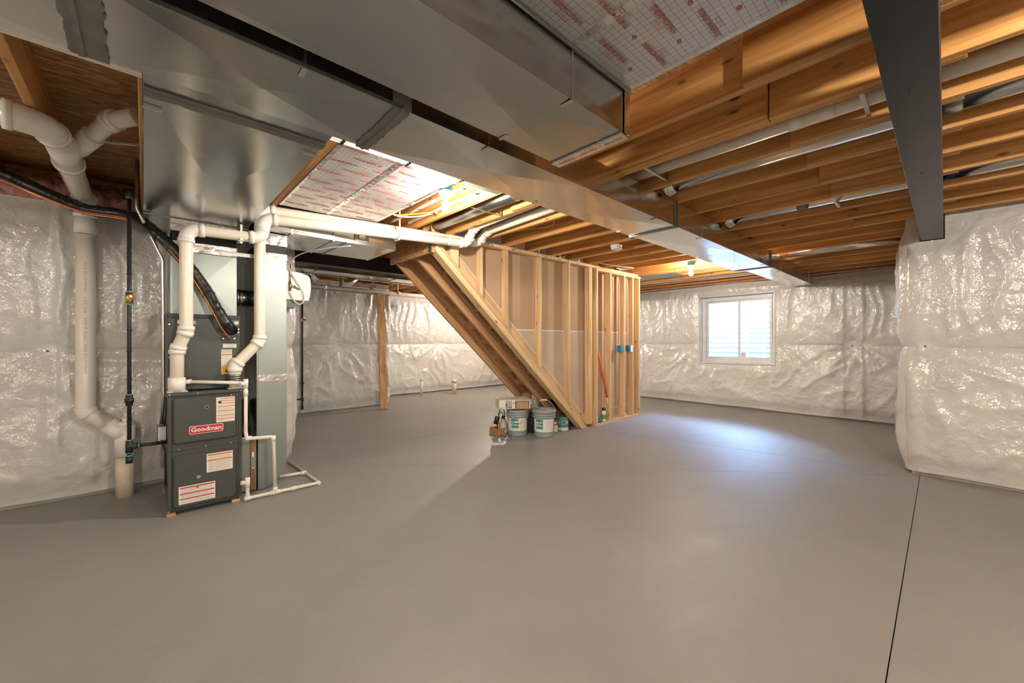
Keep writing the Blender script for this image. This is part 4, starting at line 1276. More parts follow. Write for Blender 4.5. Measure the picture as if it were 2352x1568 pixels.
# water lines under the joists (pairs along x at y = 2.30)
for yy, lab in ((2.292, 'cream water line clipped under the joists, nearer of the pair past the foil pan'), (2.318, 'cream water line clipped under the joists, farther of the pair past the foil pan')):
    wp = thing('water_line', lab, 'pipe', (0.8, yy, ZJ - 0.016), 'water lines under the joists')
    MB().cyl((-2.2, yy, ZJ - 0.017), (1.99, yy, ZJ - 0.017), 0.0125, n=12).build('tube', M['pex'], wp)
    for k in range(-5, 5):
        x = k * JP + 0.01
        MB().box(x - 0.008, x + 0.008, yy - 0.016, yy + 0.016, ZJ - 0.034, ZJ - 0.028).box(x - 0.008, x + 0.008, yy - 0.018, yy - 0.013, ZJ - 0.034, ZJ).build('clip', M['black_plastic'], wp)
# water lines inside the joist bays by the bulb
for x, y0, y1, zz, lab in ((1.705, 2.33, 3.95, 2.462, 'white water line in the joist bay just behind the bulb'),
                           (1.80, 2.33, 3.95, 2.452, 'white water line in the joist bay, second behind the bulb'),
                           (1.93, 2.33, 3.60, 2.446, 'white water line clipped to the joist right of the bulb')):
    wp = thing('water_line', lab, 'pipe', (x, 3.0, zz), 'water lines in the joist bays')
    MB().cyl((x, y0, zz), (x, y1, zz), 0.0125, n=12).build('tube', M['pex'], wp)
    for y in (2.50, 3.15, 3.75):
        if y < y1: MB().box(x - 0.017, x + 0.017, y - 0.008, y + 0.008, zz - 0.016, zz - 0.0125).box(x + 0.013, x + 0.018, y - 0.008, y + 0.008, zz - 0.016, zz + 0.02).build('clip', M['black_plastic'], wp)

# round ducts and PVC lying in the joist bays
def bay_run(nm, label, cat, x, y0, y1, z, r, mat, rings=(), ringmat=None, hang=()):
    t_ = thing(nm, label, cat, (x, (y0 + y1) / 2, z))
    MB().cyl((x, y0, z), (x, y1, z), r, n=24).build('pipe_run', mat, t_)
    for y in rings:
        MB().cyl((x, y - 0.035, z), (x, y + 0.035, z), r * 1.06, n=24).build('coupling', ringmat or mat, t_)
    for y in hang:
        MB().box(x - 0.17, x + 0.15, y - 0.009, y + 0.009, z - r - 0.006, z - r - 0.002).box(x + 0.15, x + 0.153, y - 0.009, y + 0.009, z - r - 0.006, z - r + 0.05).build('hanger_bar', M['zinc'], t_)
    return t_
bay_run('drain_pipe', 'long cream PVC pipe running between joists past the dark steel beam', 'pipe', 2.66, -3.9, 1.80, 2.487, 0.040, M['pvc'], (0.56, 0.42), M['pvc_white'], (0.27, 1.38))
bay_run('round_branch_duct', 'round galvanized branch duct between joists right of the trunk duct', 'duct', 2.985, -3.9, 1.40, 2.488, 0.064, M['galv_bright'], (-0.02,), M['mastic'])
bay_run('round_branch_duct', 'farther round galvanized branch duct between joists with a sealed joint', 'duct', 4.245, -3.9, 1.40, 2.492, 0.064, M['galv_bright'], (0.85,), M['mastic'], (0.62,))
bay_run('round_branch_duct', 'round galvanized branch duct in the joist bay above the bare bulb', 'duct', 2.235, 1.93, 3.55, 2.478, 0.058, M['galv'], (2.35,), M['galv_bright'], (2.75,))
bay_run('oval_branch_duct', 'galvanized branch duct between joists in front of the window wall', 'duct', 7.52, 1.85, 4.6, 2.482, 0.060, M['galv_bright'])
bay_run('round_branch_duct', 'galvanized branch duct right of the trunk near the window wall', 'duct', 6.50, 0.3, 1.45, 2.480, 0.058, M['galv_bright'])
# start collars on the trunk side
for x in (2.985, 4.245):
    t_ = thing('takeoff_collar', 'angled galvanized takeoff where a round branch meets the trunk at the %s joist bay' % ('nearer' if x < 3 else 'farther'), 'duct fitting', (x, 1.45, 2.43))
    MB().lathe([(0.062, 0.0), (0.066, 0.02), (0.075, 0.05), (0.05, 0.075)], (x, 1.405, 2.472), 12, (0, 1, -0.25)).build('collar', M['galv_bright'], t_)

# ================================================================== LIGHTS
def lamp(name, label, x, y, power=1.0, blue=True, zb=ZJ):
    t_ = thing(name, label, 'light', (x, y, zb), 'bare bulbs in porcelain holders')
    if blue: MB().cyl((x, y, zb + 0.045), (x, y, zb - 0.012), 0.050, n=20).build('ceiling_box', M['blue_box'], t_)
    MB().lathe([(0.001, -0.012), (0.056, -0.012), (0.058, -0.020), (0.050, -0.034), (0.030, -0.040), (0.027, -0.062), (0.024, -0.064), (0.001, -0.064)], (x, y, zb), 24).build('lampholder', M['porcelain'], t_)
    prof = [(0.012, -0.060), (0.014, -0.075), (0.020, -0.092), (0.029, -0.112), (0.033, -0.130), (0.031, -0.146), (0.022, -0.160), (0.010, -0.167), (0.001, -0.169)]
    MB().lathe(prof, (x, y, zb), 10).build('bulb', bulb_mat(power), t_)
    return t_
lamp('bare_bulb', 'lit bare bulb in a porcelain holder next to the foil pan', 1.69, 2.575, 0.48)
lamp('bare_bulb', 'lit bare bulb in a porcelain holder near the window wall', 6.02, 2.58, 0.42)
lamp('bare_bulb', 'lit bare bulb in a porcelain holder behind the stairs', 6.06, 6.75, 1.1)
lamp('bare_bulb', 'lit bare bulb in a porcelain holder beyond the steel beam behind the camera', 1.27, -1.15, 0.9)
lamp('bare_bulb', 'lit bare bulb in a porcelain holder near the right wall behind the camera', 3.15, -2.05, 0.12)
lamp('bare_bulb', 'lit bare bulb in a porcelain holder at the far left behind the camera', -1.85, 2.75, 0.14)
lamp('bare_bulb', 'added fill bulb in a porcelain holder in the corner behind the camera', -1.6, -1.95, 1.0)  # unseen fill bulb, added to brighten the room

sd = thing('smoke_detector', 'round white smoke detector on the joists between bulbs', 'smoke detector', (4.154, 2.67, ZJ))
MB().lathe([(0.001, 0.0), (0.070, 0.0), (0.070, -0.012), (0.060, -0.020)], (4.154, 2.67, ZJ), 24).build('base', M['white_plastic'], sd)
MB().lathe([(0.062, -0.016), (0.062, -0.040), (0.052, -0.052), (0.001, -0.056)], (4.154, 2.67, ZJ), 24).build('cover', M['white_plastic'], sd)

# ================================================================== STAIRS AND STAIR WALL
LOW = 4.2197                    # lower stringer edge: 0.9007 x + z = LOW
SQ = math.sqrt(1 + 0.9007 ** 2)
RISE, RUN = 0.2057, 0.2284
def line_x(z, off=0.0):         # x on the slope line moved up perpendicular by off
    return (LOW + off * SQ - z) / 0.9007
stairs = thing('staircase', 'open-backed wooden basement staircase with three notched stringers', 'stairs', (4.7, 4.2, 0))
XT = 2.225
def stringer_poly(lo=0.0):
    # toe plumb up to first tread, then sawtooth
    pts = [(line_x(0.0, lo), 0.0), (line_x(RISE, 0.286), 0.0)]
    for k in range(1, 13):
        z = k * RISE
        xo = line_x(z, 0.286); xi = xo - RUN
        pts.append((xo, z))
        if xi <= XT:
            pts.append((XT, z)); break
        pts.append((xi, z))
    pts.append((XT, LOW + lo * SQ - 0.9007 * XT))
    return pts
def strip(poly, y0, y1):
    """side faces triangulated safely: fan each tooth by slicing in vertical bands"""
    bm = bmesh.new()
    a = [bm.verts.new((x, y0, z)) for x, z in poly]; b = [bm.verts.new((x, y1, z)) for x, z in poly]
    fa = bm.faces.new(a); fb2 = bm.faces.new(b[::-1])
    n = len(poly)
    for i in range(n):
        bm.faces.new((a[i], b[i], b[(i + 1) % n], a[(i + 1) % n]))
    bmesh.ops.triangulate(bm, faces=[fa, fb2])
    bmesh.ops.recalc_face_normals(bm, faces=bm.faces)
    return bm
for y0, lo in ((3.722, 0.085), (4.000, 0.0), (4.465, 0.0)):
    bm = strip(stringer_poly(lo), y0, y0 + 0.038)
    org = WL[stairs]
    bmesh.ops.translate(bm, verts=bm.verts, vec=-org)
    me = bpy.data.meshes.new('stringer'); bm.to_mesh(me); bm.free()
    me.materials.append(M['stair_wood_slope'])
    put('stringer', me, stairs, org)
TY0, TY1 = 3.725, 4.545
for k in range(1, 12):
    z = k * RISE
    xo = line_x(z, 0.286)
    MB().box(xo - RUN - 0.001, xo + 0.028, TY0, TY1, z, z + 0.026).build('tread', M['stair_wood_y'], stairs, bevel=0.003)
for k in range(0, 12):
    z = k * RISE
    xo = line_x(z + RISE, 0.286)
    MB().box(xo - 0.0, xo + 0.018, TY0, TY1, z + (0.026 if k else 0), z + RISE).build('riser', M['stair_wood_y'], stairs)
MB().box(2.196, 2.222, 3.60, 4.56, 2.195, ZJ + 0.02).build('hanger_board', M['osb'], stairs)
MB().box(2.188, 2.196, 3.61, 3.66, 2.20, ZJ + 0.02).build('hanger_strap', M['galv_dull'], stairs)

sw = thing('stair_wall', 'wood stud wall with bare drywall backs along the staircase', 'stud wall', (5.0, 3.65, 0))
WY0, WY1 = 3.585, 3.674
def slope_board(nm, y0, y1, o0, o1, xa, xb, mat, par):
    """board parallel to the stringers between perpendicular offsets o0..o1"""
    pa = lambda x, o: (x, LOW + o * SQ - 0.9007 * x)
    poly = [pa(xa, o0), pa(xb, o0), pa(xb, o1), pa(xa, o1)]
    # plumb cut at the top, level cut on the floor
    poly = [(line_x(0, o0), 0), (line_x(0, o1), 0), (xa, LOW + o1 * SQ - 0.9007 * xa), (xa, LOW + o0 * SQ - 0.9007 * xa)]
    return MB().prism(poly, 'y', y0, y1).build(nm, mat, par, bevel=0.002)
slope_board('sloped_plate', WY0, WY1, 0.0, 0.060, 2.232, 0, M['pine_slope'], sw)
slope_board('sloped_plate', WY0 + 0.012, WY1, 0.061, 0.100, 2.26, 0, M['pine_slope'], sw)
slope_board('skirt_board', 3.676, 3.694, 0.0, 0.235, 2.232, 0, M['pine_slope'], sw)
slope_board('skirt_cap', 3.672, 3.698, 0.236, 0.244, 2.45, 0, M['paper_white'], sw)
def stud(x, z1, parent, w=0.038, y0=WY0, y1=WY1, full=False):
    if full:
        return MB().box(x, x + w, y0, y1, 0.04, z1).build('stud', M['pine_z'], parent, bevel=0.003)
    za = LOW + 0.10 * SQ - 0.9007 * x; zb_ = LOW + 0.10 * SQ - 0.9007 * (x + w)
    poly = [(x, za), (x + w, zb_), (x + w, z1), (x, z1)]
    return MB().prism(poly, 'y', y0, y1).build('stud', M['pine_z'], parent, bevel=0.002)
for x in (2.42, 2.815, 3.205, 3.80, 4.385):
    stud(x, 2.377, sw, w=0.040 if x > 2.5 else 0.10)
MB().box(2.40, 6.26, WY0, WY1, 2.378, 2.418).build('top_plate', M['pine_x'], sw, bevel=0.003)
for x in (4.865, 4.905):
    stud(x, 2.377, sw, full=True)
for x in (4.985, 5.345, 5.74, 6.00, 6.205):
    stud(x, 2.335, sw, full=True, y0=WY0 - 0.045, y1=WY1 - 0.02)
MB().box(4.985, 6.26, WY0 - 0.045, WY1 - 0.02, 2.336, 2.374).build('top_plate', M['pine_x'], sw, bevel=0.003)
MB().box(4.97, 6.26, WY0 - 0.050, WY1 - 0.02, 0.0, 0.040).build('bottom_plate', M['pine_x'], sw, bevel=0.003)
# drywall seen from its brown back, two courses
JZ = 1.42
def dry(poly, mat, nm='drywall_sheet'):
    return MB().prism(poly, 'y', 3.700, 3.713).build(nm, M[mat], sw)
so_ = 0.225
xs = lambda z: line_x(z, so_)
dry([(xs(JZ + 0.008), JZ + 0.008), (6.24, JZ + 0.008), (6.24, 2.375), (xs(2.375), 2.375)], 'drywall_back')
dry([(xs(0.20), 0.20), (6.24, 0.20), (6.24, JZ - 0.008), (xs(JZ - 0.008), JZ - 0.008)], 'drywall_grey')
MB().box(xs(JZ), 6.24, 3.7005, 3.712, JZ - 0.008, JZ + 0.008).build('drywall_edge', M['drywall_white'], sw)
MB().prism([(xs(0.02) - 0.02, 0.05), (6.24, 0.05), (6.24, 0.185), (xs(0.185), 0.185)], 'y', 3.695, 3.712).build('drywall_strip', M['drywall_grey'], sw)
# far long wall of the stair (keeps daylight from reaching under the treads)
# electrical boxes on studs with cable
for x, lab in ((5.715, 'blue plastic outlet box on the stud wall, nearer the stairs'), (5.975, 'blue and white outlet box on the stud wall, nearer the wall end')):
    eb = thing('outlet_box', lab, 'electrical box', (x, 3.56, 1.10))
    MB().box(x - 0.055, x, 3.545, 3.625, 1.10, 1.205).build('box', M['blue_box'], eb, bevel=0.004)
    if x > 5.9: MB().box(x - 0.035, x + 0.03, 3.535, 3.545, 1.095, 1.21).build('cover_plate', M['white_plastic'], eb, bevel=0.002)
    MB().tube(smooth_path([(x - 0.03, 3.60, 1.20), (x - 0.015, 3.605, 1.30), (x - 0.01, 3.61, 1.8), (x - 0.03, 3.60, 2.2), (x - 0.06, 3.60, 2.33)], 6), 0.006, 8).build('cable', M['white_cable'], eb)
# painter's pole
po = thing('extension_pole', 'orange extension pole leaning between the studs', 'pole', (5.41, 3.57, 0.04))
pa, pb = Vector((5.405, 3.560, 0.045)), Vector((5.185, 3.675, 1.20))
dd = (pb - pa)
MB().cyl(pa + dd * 0.30, pb, 0.0135, n=12).build('pole_tube', M['orange_plastic'], po)
MB().cyl(pa + dd * 0.12, pa + dd * 0.30, 0.012, n=12).build('pole_label', M['paper_white'], po)
MB().cyl(pa + dd * 0.04, pa + dd * 0.13, 0.017, n=12).build('pole_grip', M['orange_plastic'], po)
MB().cyl(pa, pa + dd * 0.04, 0.0145, n=12).build('pole_tip', M['zinc'], po)
# spray can and tape on the bottom plate
sy = thing('spray_can', 'black-capped spray can with green label on the wall plate', 'spray can', (5.255, 3.60, 0.04))
MB().lathe([(0.001, 0), (0.032, 0), (0.033, 0.004), (0.033, 0.148), (0.026, 0.160), (0.001, 0.162)], (5.255, 3.60, 0.041), 20).build('can_body', M['paper_white'], sy)
MB().lathe([(0.0336, 0.03), (0.0336, 0.095)], (5.255, 3.60, 0.041), 20).build('label_band', M['print_green'], sy)
MB().lathe([(0.001, 0.200), (0.024, 0.200), (0.027, 0.195), (0.027, 0.155)], (5.255, 3.60, 0.041), 20).build('cap', M['black_plastic'], sy)
tpz = thing('tape_roll', 'roll of blue masking tape on the wall plate', 'tape', (5.16, 3.57, 0.04))
MB().lathe([(0.038, 0.0), (0.055, 0.0), (0.055, 0.048), (0.038, 0.048), (0.038, 0.0)], (5.125, 3.60, 0.041), 22).build('roll', M['blue_tape'], tpz)

# ================================================================== THINGS BY THE STAIR FOOT
def bucket(x, y, rotz, label, lidded, handle_up):
    t_ = thing('paint_bucket', label, 'bucket', (x, y, 0), 'five-gallon buckets by the stairs')
    R0, R1, H_ = 0.131, 0.150, 0.365
    body = [(0.001, 0.004), (R0 - 0.006, 0.004), (R0, 0.0), (R0, 0.012), (R1 - 0.006, 0.255), (R1 + 0.006, 0.256), (R1 + 0.006, 0.262), (R1 - 0.003, 0.264),
            (R1 - 0.002, 0.285), (R1 + 0.007, 0.286), (R1 + 0.007, 0.292), (R1 - 0.001, 0.294), (R1, 0.315), (R1 + 0.007, 0.316), (R1 + 0.007, 0.322), (R1 + 0.001, 0.324), (R1 + 0.001, 0.352)]
    MB().lathe(body, (x, y, 0), 36).build('pail', M['bucket_grey'], t_)
    if lidded:
        MB().lathe([(R1 + 0.010, 0.330), (R1 + 0.011, 0.356), (R1 + 0.004, 0.364), (R1 - 0.010, 0.364), (R1 - 0.014, 0.356), (0.001, 0.358)], (x, y, 0), 36).build('lid', M['bucket_grey'], t_)
        # dried paint on the lid
        pts = []
        for k in range(26):
            a = 2 * PI * k / 26
            rr = 0.085 + 0.030 * math.sin(3 * a + 1) + random.uniform(-0.010, 0.010)
            pts.append((x + 0.03 + rr * math.cos(a) * 0.9, y - 0.01 + rr * math.sin(a) * 0.8))
        MB().prism(pts, 'z', 0.3565, 0.3605).build('dried_paint', M['bucket_paint'], t_)
    # curved label facing the room
    def band(r_of, z0, z1, a0_, a1_, mat, nm, extra, par):
        m_ = MB(); n = 16; vs = []; fs = []
        for k in range(n + 1):
            a = rotz + a0_ + (a1_ - a0_) * k / n
            for z in (z0, z1):
                r = r_of(z) + extra
                vs.append((x + r * math.cos(a), y + r * math.sin(a), z))
        for k in range(n):
            fs.append((2 * k, 2 * k + 2, 2 * k + 3, 2 * k + 1))
        m_.add(vs, fs, True)
        return m_.build(nm, M[mat], par)
    rr_ = lambda z: R0 + (R1 - 0.006 - R0) * (z - 0.012) / 0.243
    lab_ = band(rr_, 0.075, 0.245, -1.15, 1.05, 'paper_white', 'label', 0.0012, t_)
    fl2 = handle_up
    a0_, a1_ = (-0.62, 0.12) if not fl2 else (-0.85, -0.12)
    band(rr_, 0.112, 0.240, a0_, a1_, 'print_teal', 'label_panel', 0.0020, lab_)
    band(rr_, 0.150, 0.205, a0_, a1_, 'paper_white', 'label_panel', 0.0026, lab_)
    am = (a0_ + a1_) / 2
    band(rr_, 0.208, 0.236, am - 0.07, am + 0.07, 'print_blue', 'label_mark', 0.0030, lab_)
    chb = text_mesh('CHB', 0.052, M['print_brown'], bold=0.0025, space=1.0)
    a = rotz + am; r = rr_(0.178) + 0.0036
    # bend the lettering round the pail
    for vtx in chb.vertices:
        aa = a + vtx.co.x / r
        vtx.co = (x + (r) * math.cos(aa) - x, y + r * math.sin(aa) - y, 0.178 + vtx.co.y)
    put('label_lettering', chb, lab_, (x, y, 0))
    for k in range(7):
        band(rr_, 0.10 + k * 0.018, 0.103 + k * 0.018, (0.22 if not fl2 else 0.05), 0.95, 'print_grey', 'print_line', 0.0020, lab_)
    # bail handle
    ta = rotz + PI / 2
    ux, uy = math.cos(ta), math.sin(ta); fx, fy = math.cos(rotz), math.sin(rotz)
    hp = []
    for k in range(17):
        s_ = PI * k / 16
        lx = (R1 + 0.008) * math.cos(s_)
        if handle_up: hp.append((x + ux * lx + fx * 0.02 * math.sin(s_), y + uy * lx + fy * 0.02 * math.sin(s_), 0.300 + 0.185 * math.sin(s_)))
        else:
            out = (R1 + 0.012) * math.sin(s_) 
            hp.append((x + ux * lx + fx * out, y + uy * lx + fy * out, 0.300 - 0.105 * math.sin(s_)))
    hb = MB().tube(hp, 0.0028, 8).build('bail', M['zinc'], t_)
    mid = Vector(hp[8]); dv = (Vector(hp[9]) - Vector(hp[7])).normalized()
    MB().cyl(mid - dv * 0.042, mid + dv * 0.042, 0.009, n=10).build('grip', M['white_plastic'], hb)
    return t_
face = math.atan2(-3.75, -3.75)
bucket(3.668 + 0.10, 3.859 + 0.115, face, 'grey five-gallon paint bucket under the white fixture box', False, False)
bucket(3.875 + 0.10, 3.571 + 0.105, face, 'grey lidded five-gallon paint bucket with raised handle', True, True)

def can(x, y, r, h, rotz, nm, label, cat, mat, txt=None):
    t_ = thing(nm, label, cat, (x, y, 0))
    MB().lathe([(0.001, 0.003), (r, 0.0), (r + 0.002, 0.004), (r, 0.008), (r, h - 0.008), (r + 0.003, h - 0.004), (r, h), (r - 0.008, h), (r - 0.010, h - 0.005), (0.001, h - 0.005)], (x, y, 0), 28).build('can_body', M['can_metal'], t_)
    return t_
c1 = can(4.43, 3.735, 0.083, 0.195, face, 'paint_can', 'gallon paint can with teal label and lettering beside the stair foot', 'paint can', 'print_teal')
MB().lathe([(0.0838, 0.050), (0.0838, 0.187)], (4.43, 3.735, 0), 28).build('label', M['print_teal'], c1)
MB().lathe([(0.0838, 0.009), (0.0838, 0.048)], (4.43, 3.735, 0), 28).build('label', M['paper_white'], c1)
MB().lathe([(0.0843, 0.095), (0.0843, 0.140)], (4.43, 3.735, 0), 28).build('label_band', M['bucket_paint'], c1)
chb2 = text_mesh('CHB', 0.044, M['print_brown'], bold=0.002)
a = math.atan2(-3.735, -4.43)
for vtx in chb2.vertices:
    aa = a + vtx.co.x / 0.0850
    vtx.co = (0.0850 * math.cos(aa), 0.0850 * math.sin(aa), 0.117 + vtx.co.y)
put('label_lettering', chb2, c1, (4.43, 3.735, 0))
mk = MB(); 
for k in range(2):
    aa = a - 0.10 + 0.2 * k
    mk.v.append((4.43 + 0.0850 * math.cos(aa), 3.735 + 0.0850 * math.sin(aa), 0.150)); mk.v.append((4.43 + 0.0850 * math.cos(aa), 3.735 + 0.0850 * math.sin(aa), 0.178))
mk.f.append((0, 2, 3, 1)); mk.sm.append(False); mk.build('label_mark', M['print_blue'], c1)
MB().tube([(4.43 + 0.088 * math.cos(a + PI / 2 + PI * k / 10) * -1, 3.735 + 0.088 * math.sin(a + PI / 2 + PI * k / 10) * -1, 0.150 - 0.06 * math.sin(PI * k / 10)) for k in range(11)], 0.002, 6).build('bail', M['zinc'], c1)
c2 = thing('thinner_can', 'narrow dark red and white can between bucket and paint can', 'can', (4.28, 3.72, 0))
cx_, cy_ = 4.265, 3.735
ax_ = Vector((math.cos(face), math.sin(face), 0)); ay_ = Vector((-math.sin(face), math.cos(face), 0))
MB().obox((cx_, cy_, 0.085), ax_, ay_, (0, 0, 1), 0.030, 0.046, 0.085).build('can_body', M['can_red'], c2, bevel=0.006, seg=2)
p_ = Vector((cx_, cy_, 0)) + ax_ * 0.0306
MB().obox((p_.x, p_.y, 0.05), ax_, ay_, (0, 0, 1), 0.0004, 0.040, 0.045).build('label', M['paper_white'], c2)
MB().obox((p_.x, p_.y, 0.128), ax_, ay_, (0, 0, 1), 0.0004, 0.022, 0.018).build('label_mark', M['paper_white'], c2)
MB().cyl((cx_, cy_, 0.17), (cx_, cy_, 0.188), 0.014, n=12).build('screw_cap', M['can_red'], c2)
# dark grey tub between the buckets
tb = thing('grey_tub', 'dark grey plastic tub half hidden between the two buckets', 'tub', (4.0, 3.98, 0))
MB().lathe([(0.001, 0.004), (0.085, 0.0), (0.098, 0.24), (0.102, 0.245), (0.102, 0.26), (0.095, 0.26), (0.085, 0.02), (0.001, 0.012)], (4.025, 3.945, 0), 28).build('tub_body', M['furnace_paint'], tb)
# open cardboard carton behind
cb_ = thing('cardboard_box', 'open brown cardboard carton behind the buckets with a raised flap', 'box', (4.14, 4.2, 0))
MB().box(3.98, 4.30, 4.07, 4.078, 0.0, 0.33).box(3.98, 4.30, 4.37, 4.378, 0.0, 0.33).box(3.98, 3.988, 4.078, 4.37, 0.0, 0.33).box(4.292, 4.30, 4.078, 4.37, 0.0, 0.33).box(3.988, 4.292, 4.078, 4.37, 0.0, 0.010).build('carton_body', M['cardboard'], cb_)
def flap(a, b, c, d, th):
    th = Vector(th); q = [Vector(p) for p in (a, b, c, d)]
    return MB().add(q + [p + th for p in q], [(0, 1, 2, 3), (4, 7, 6, 5), (0, 4, 5, 1), (1, 5, 6, 2), (2, 6, 7, 3), (3, 7, 4, 0)]).build('flap', M['cardboard'], cb_)
flap((3.98, 4.072, 0.33), (4.30, 4.072, 0.33), (4.32, 4.12, 0.525), (4.00, 4.12, 0.525), (0, 0.006, 0))
flap((3.98, 4.08, 0.33), (3.98, 4.37, 0.33), (3.86, 4.34, 0.40), (3.86, 4.12, 0.40), (0.002, 0, 0.006))
# plastic sheet crumpled by the right bucket
pb_ = thing('plastic_bag', 'crumpled grey plastic wrap standing out of the carton', 'plastic wrap', (4.1, 4.0, 0.33))
random.seed(11)
vs = []; fs = []
for j in range(7):
    for i in range(7):
        vs.append((4.06 + 0.022 * i + 0.02 * random.random(), 3.99 + 0.03 * random.random() + 0.005 * j, 0.30 + 0.035 * j * (0.4 + 0.6 * math.sin(PI * (i + 0.5) / 7)) + 0.015 * random.random()))
for j in range(6):
    for i in range(6):
        fs.append((j * 7 + i, j * 7 + i + 1, (j + 1) * 7 + i + 1, (j + 1) * 7 + i))
MB().add(vs, fs, False).build('sheet', M['frosted_glass'], pb_)
# white light-fixture carton on the left bucket
fx = thing('fixture_box', 'white light fixture carton with an open copper-coloured end lying on the left bucket', 'box', (3.76, 3.97, 0.365))
e1 = Vector((0.86, -0.51, 0)); e2 = Vector((0.51, 0.86, 0)); up = Vector((0, 0, 1))
bc = Vector((3.72, 4.02, 0.43))
MB().obox(bc, e1, e2, up, 0.215, 0.14, 0.062).build('carton', M['paper_white'], fx, bevel=0.003)
MB().obox(bc + e1 * 0.10 - e2 * 0.1415 - up * 0.008, e1, e2, up, 0.095, 0.002, 0.048).build('opening_shade', M['gap_dark'], fx)  # flat dark plate on the closed carton, painting the shade of its opening
for k in range(14):
    MB().obox(bc + e1 * (0.022 + 0.0122 * k) - e2 * 0.146 - up * 0.010, e1, e2, up, 0.0042, 0.004, 0.044).build('copper_fin', M['cardboard_light'], fx)
MB().obox(bc + e1 * 0.10 - e2 * 0.155 - up * 0.059, e1, e2, up, 0.10, 0.018, 0.002).build('flap', M['cardboard_light'], fx)
MB().obox(bc + e1 * 0.105 - e2 * 0.155 + up * 0.060, e1, e2, up, 0.11, 0.018, 0.0015).build('flap', M['paper_white'], fx)
pic = MB().obox(bc - e1 * 0.085 - e2 * 0.1406, e1, e2, up, 0.046, 0.0008, 0.052).build('printed_panel', M['print_grey'], fx)
MB().obox(bc - e1 * 0.115 - e2 * 0.1418 - up * 0.005, e1, e2, up, 0.006, 0.0006, 0.020).build('printed_figure', M['print_black'], pic)
MB().obox(bc - e1 * 0.075 - e2 * 0.1418 - up * 0.040, e1, e2, up, 0.030, 0.0006, 0.003).build('printed_line', M['print_black'], pic)
MB().cyl(bc - e1 * 0.018 - e2 * 0.1405 + up * 0.02, bc - e1 * 0.018 - e2 * 0.1420 + up * 0.02, 0.008, n=10).build('printed_mark', M['print_black'], fx)
MB().obox(bc - e1 * 0.185 - e2 * 0.1408 - up * 0.045, e1, e2, up, 0.022, 0.0006, 0.003).build('printed_line', M['print_black'], fx)
# bronze light fixture in a cardboard tray
tr_ = thing('cardboard_tray', 'shallow brown cardboard tray on the floor left of the buckets', 'box', (3.60, 4.17, 0))
tx0, tx1, ty0, ty1 = 3.52, 3.74, 4.10, 4.28
MB().box(tx0, tx1, ty0, ty1, 0.0, 0.012).box(tx0, tx1, ty0, ty0 + 0.008, 0.012, 0.085).box(tx0, tx1, ty1 - 0.008, ty1, 0.012, 0.085).box(tx0, tx0 + 0.008, ty0 + 0.008, ty1 - 0.008, 0.012, 0.085).box(tx1 - 0.008, tx1, ty0 + 0.008, ty1 - 0.008, 0.012, 0.085).build('tray', M['cardboard'], tr_)
lf = thing('light_fixture', 'dark bronze light fixture with frosted shade and curled wires in the tray', 'light fixture', (3.62, 4.18, 0.02))
MB().lathe([(0.028, 0.20), (0.034, 0.185), (0.055, 0.13), (0.072, 0.05), (0.074, 0.02)], (3.675, 4.165, 0.0), 20).build('glass_shade', M['frosted_glass'], lf)
MB().cyl((3.675, 4.165, 0.19), (3.675, 4.165, 0.245), 0.024, n=14).build('socket', M['bronze'], lf)
MB().cyl((3.56, 4.19, 0.14), (3.575, 4.165, 0.25), 0.034, n=18).build('canopy', M['bronze'], lf)
MB().tube(smooth_path([(3.57, 4.18, 0.03), (3.58, 4.18, 0.15), (3.60, 4.17, 0.27), (3.65, 4.165, 0.29), (3.675, 4.165, 0.24)], 6), 0.006, 8).build('arm', M['bronze'], lf)
MB().tube(smooth_path([(3.59, 4.20, 0.05), (3.60, 4.20, 0.20), (3.64, 4.20, 0.31), (3.70, 4.19, 0.32), (3.72, 4.18, 0.22)], 6), 0.006, 8).build('arm', M['bronze'], lf)
MB().tube(smooth_path([(3.57, 4.17, 0.17), (3.51, 4.18, 0.18), (3.47, 4.17, 0.12), (3.485, 4.16, 0.05), (3.50, 4.16, 0.045)], 6), 0.0022, 6).build('wire', M['black_plastic'], lf)
MB().tube(smooth_path([(3.52, 4.06, 0.006), (3.56, 3.98, 0.004), (3.62, 3.93, 0.004)], 6), 0.003, 6).build('wire', M['black_plastic'], lf)
MB().cyl((3.585, 4.16, 0.03), (3.585, 4.16, 0.16), 0.012, n=10).build('stem', M['cardboard'], lf)

# ================================================================== BACK ALCOVE
eq = thing('wall_equipment_box', 'white rounded equipment box with brass valve hung on the wall past the return drop', 'equipment box', (1.20, 4.65, 1.70))
pts = [(1.070, 1.70), (1.285, 1.697), (1.303, 1.76), (1.310, 1.84), (1.303, 1.93), (1.285, 1.965), (1.20, 1.99), (1.070, 2.0)]
MB().prism(pts, 'y', 4.57, 4.73).build('housing', M['white_plastic'], eq, bevel=0.006, seg=2)
MB().box(1.070, 1.155, 4.575, 4.72, 1.615, 1.697).build('control_box', M['furnace_paint'], eq, bevel=0.004)
MB().box(1.070, 1.10, 4.572, 4.578, 1.59, 1.612).build('cord_clip', M['black_plastic'], eq)
bv = MB().cyl((1.105, 4.55, 1.79), (1.105, 4.55, 1.885), 0.011, n=12).build('brass_valve', M['brass'], eq)
MB().cyl((1.105, 4.55, 1.835), (1.150, 4.545, 1.838), 0.012, n=10).build('valve_body', M['brass'], bv)
MB().cyl((1.145, 4.545, 1.835), (1.195, 4.545, 1.810), 0.006, n=8).build('handle', M['blue_box'], bv)
MB().cyl((1.105, 4.55, 1.885), (1.105, 4.55, 2.06), 0.005, n=8).build('copper_stub', M['copper'], bv)
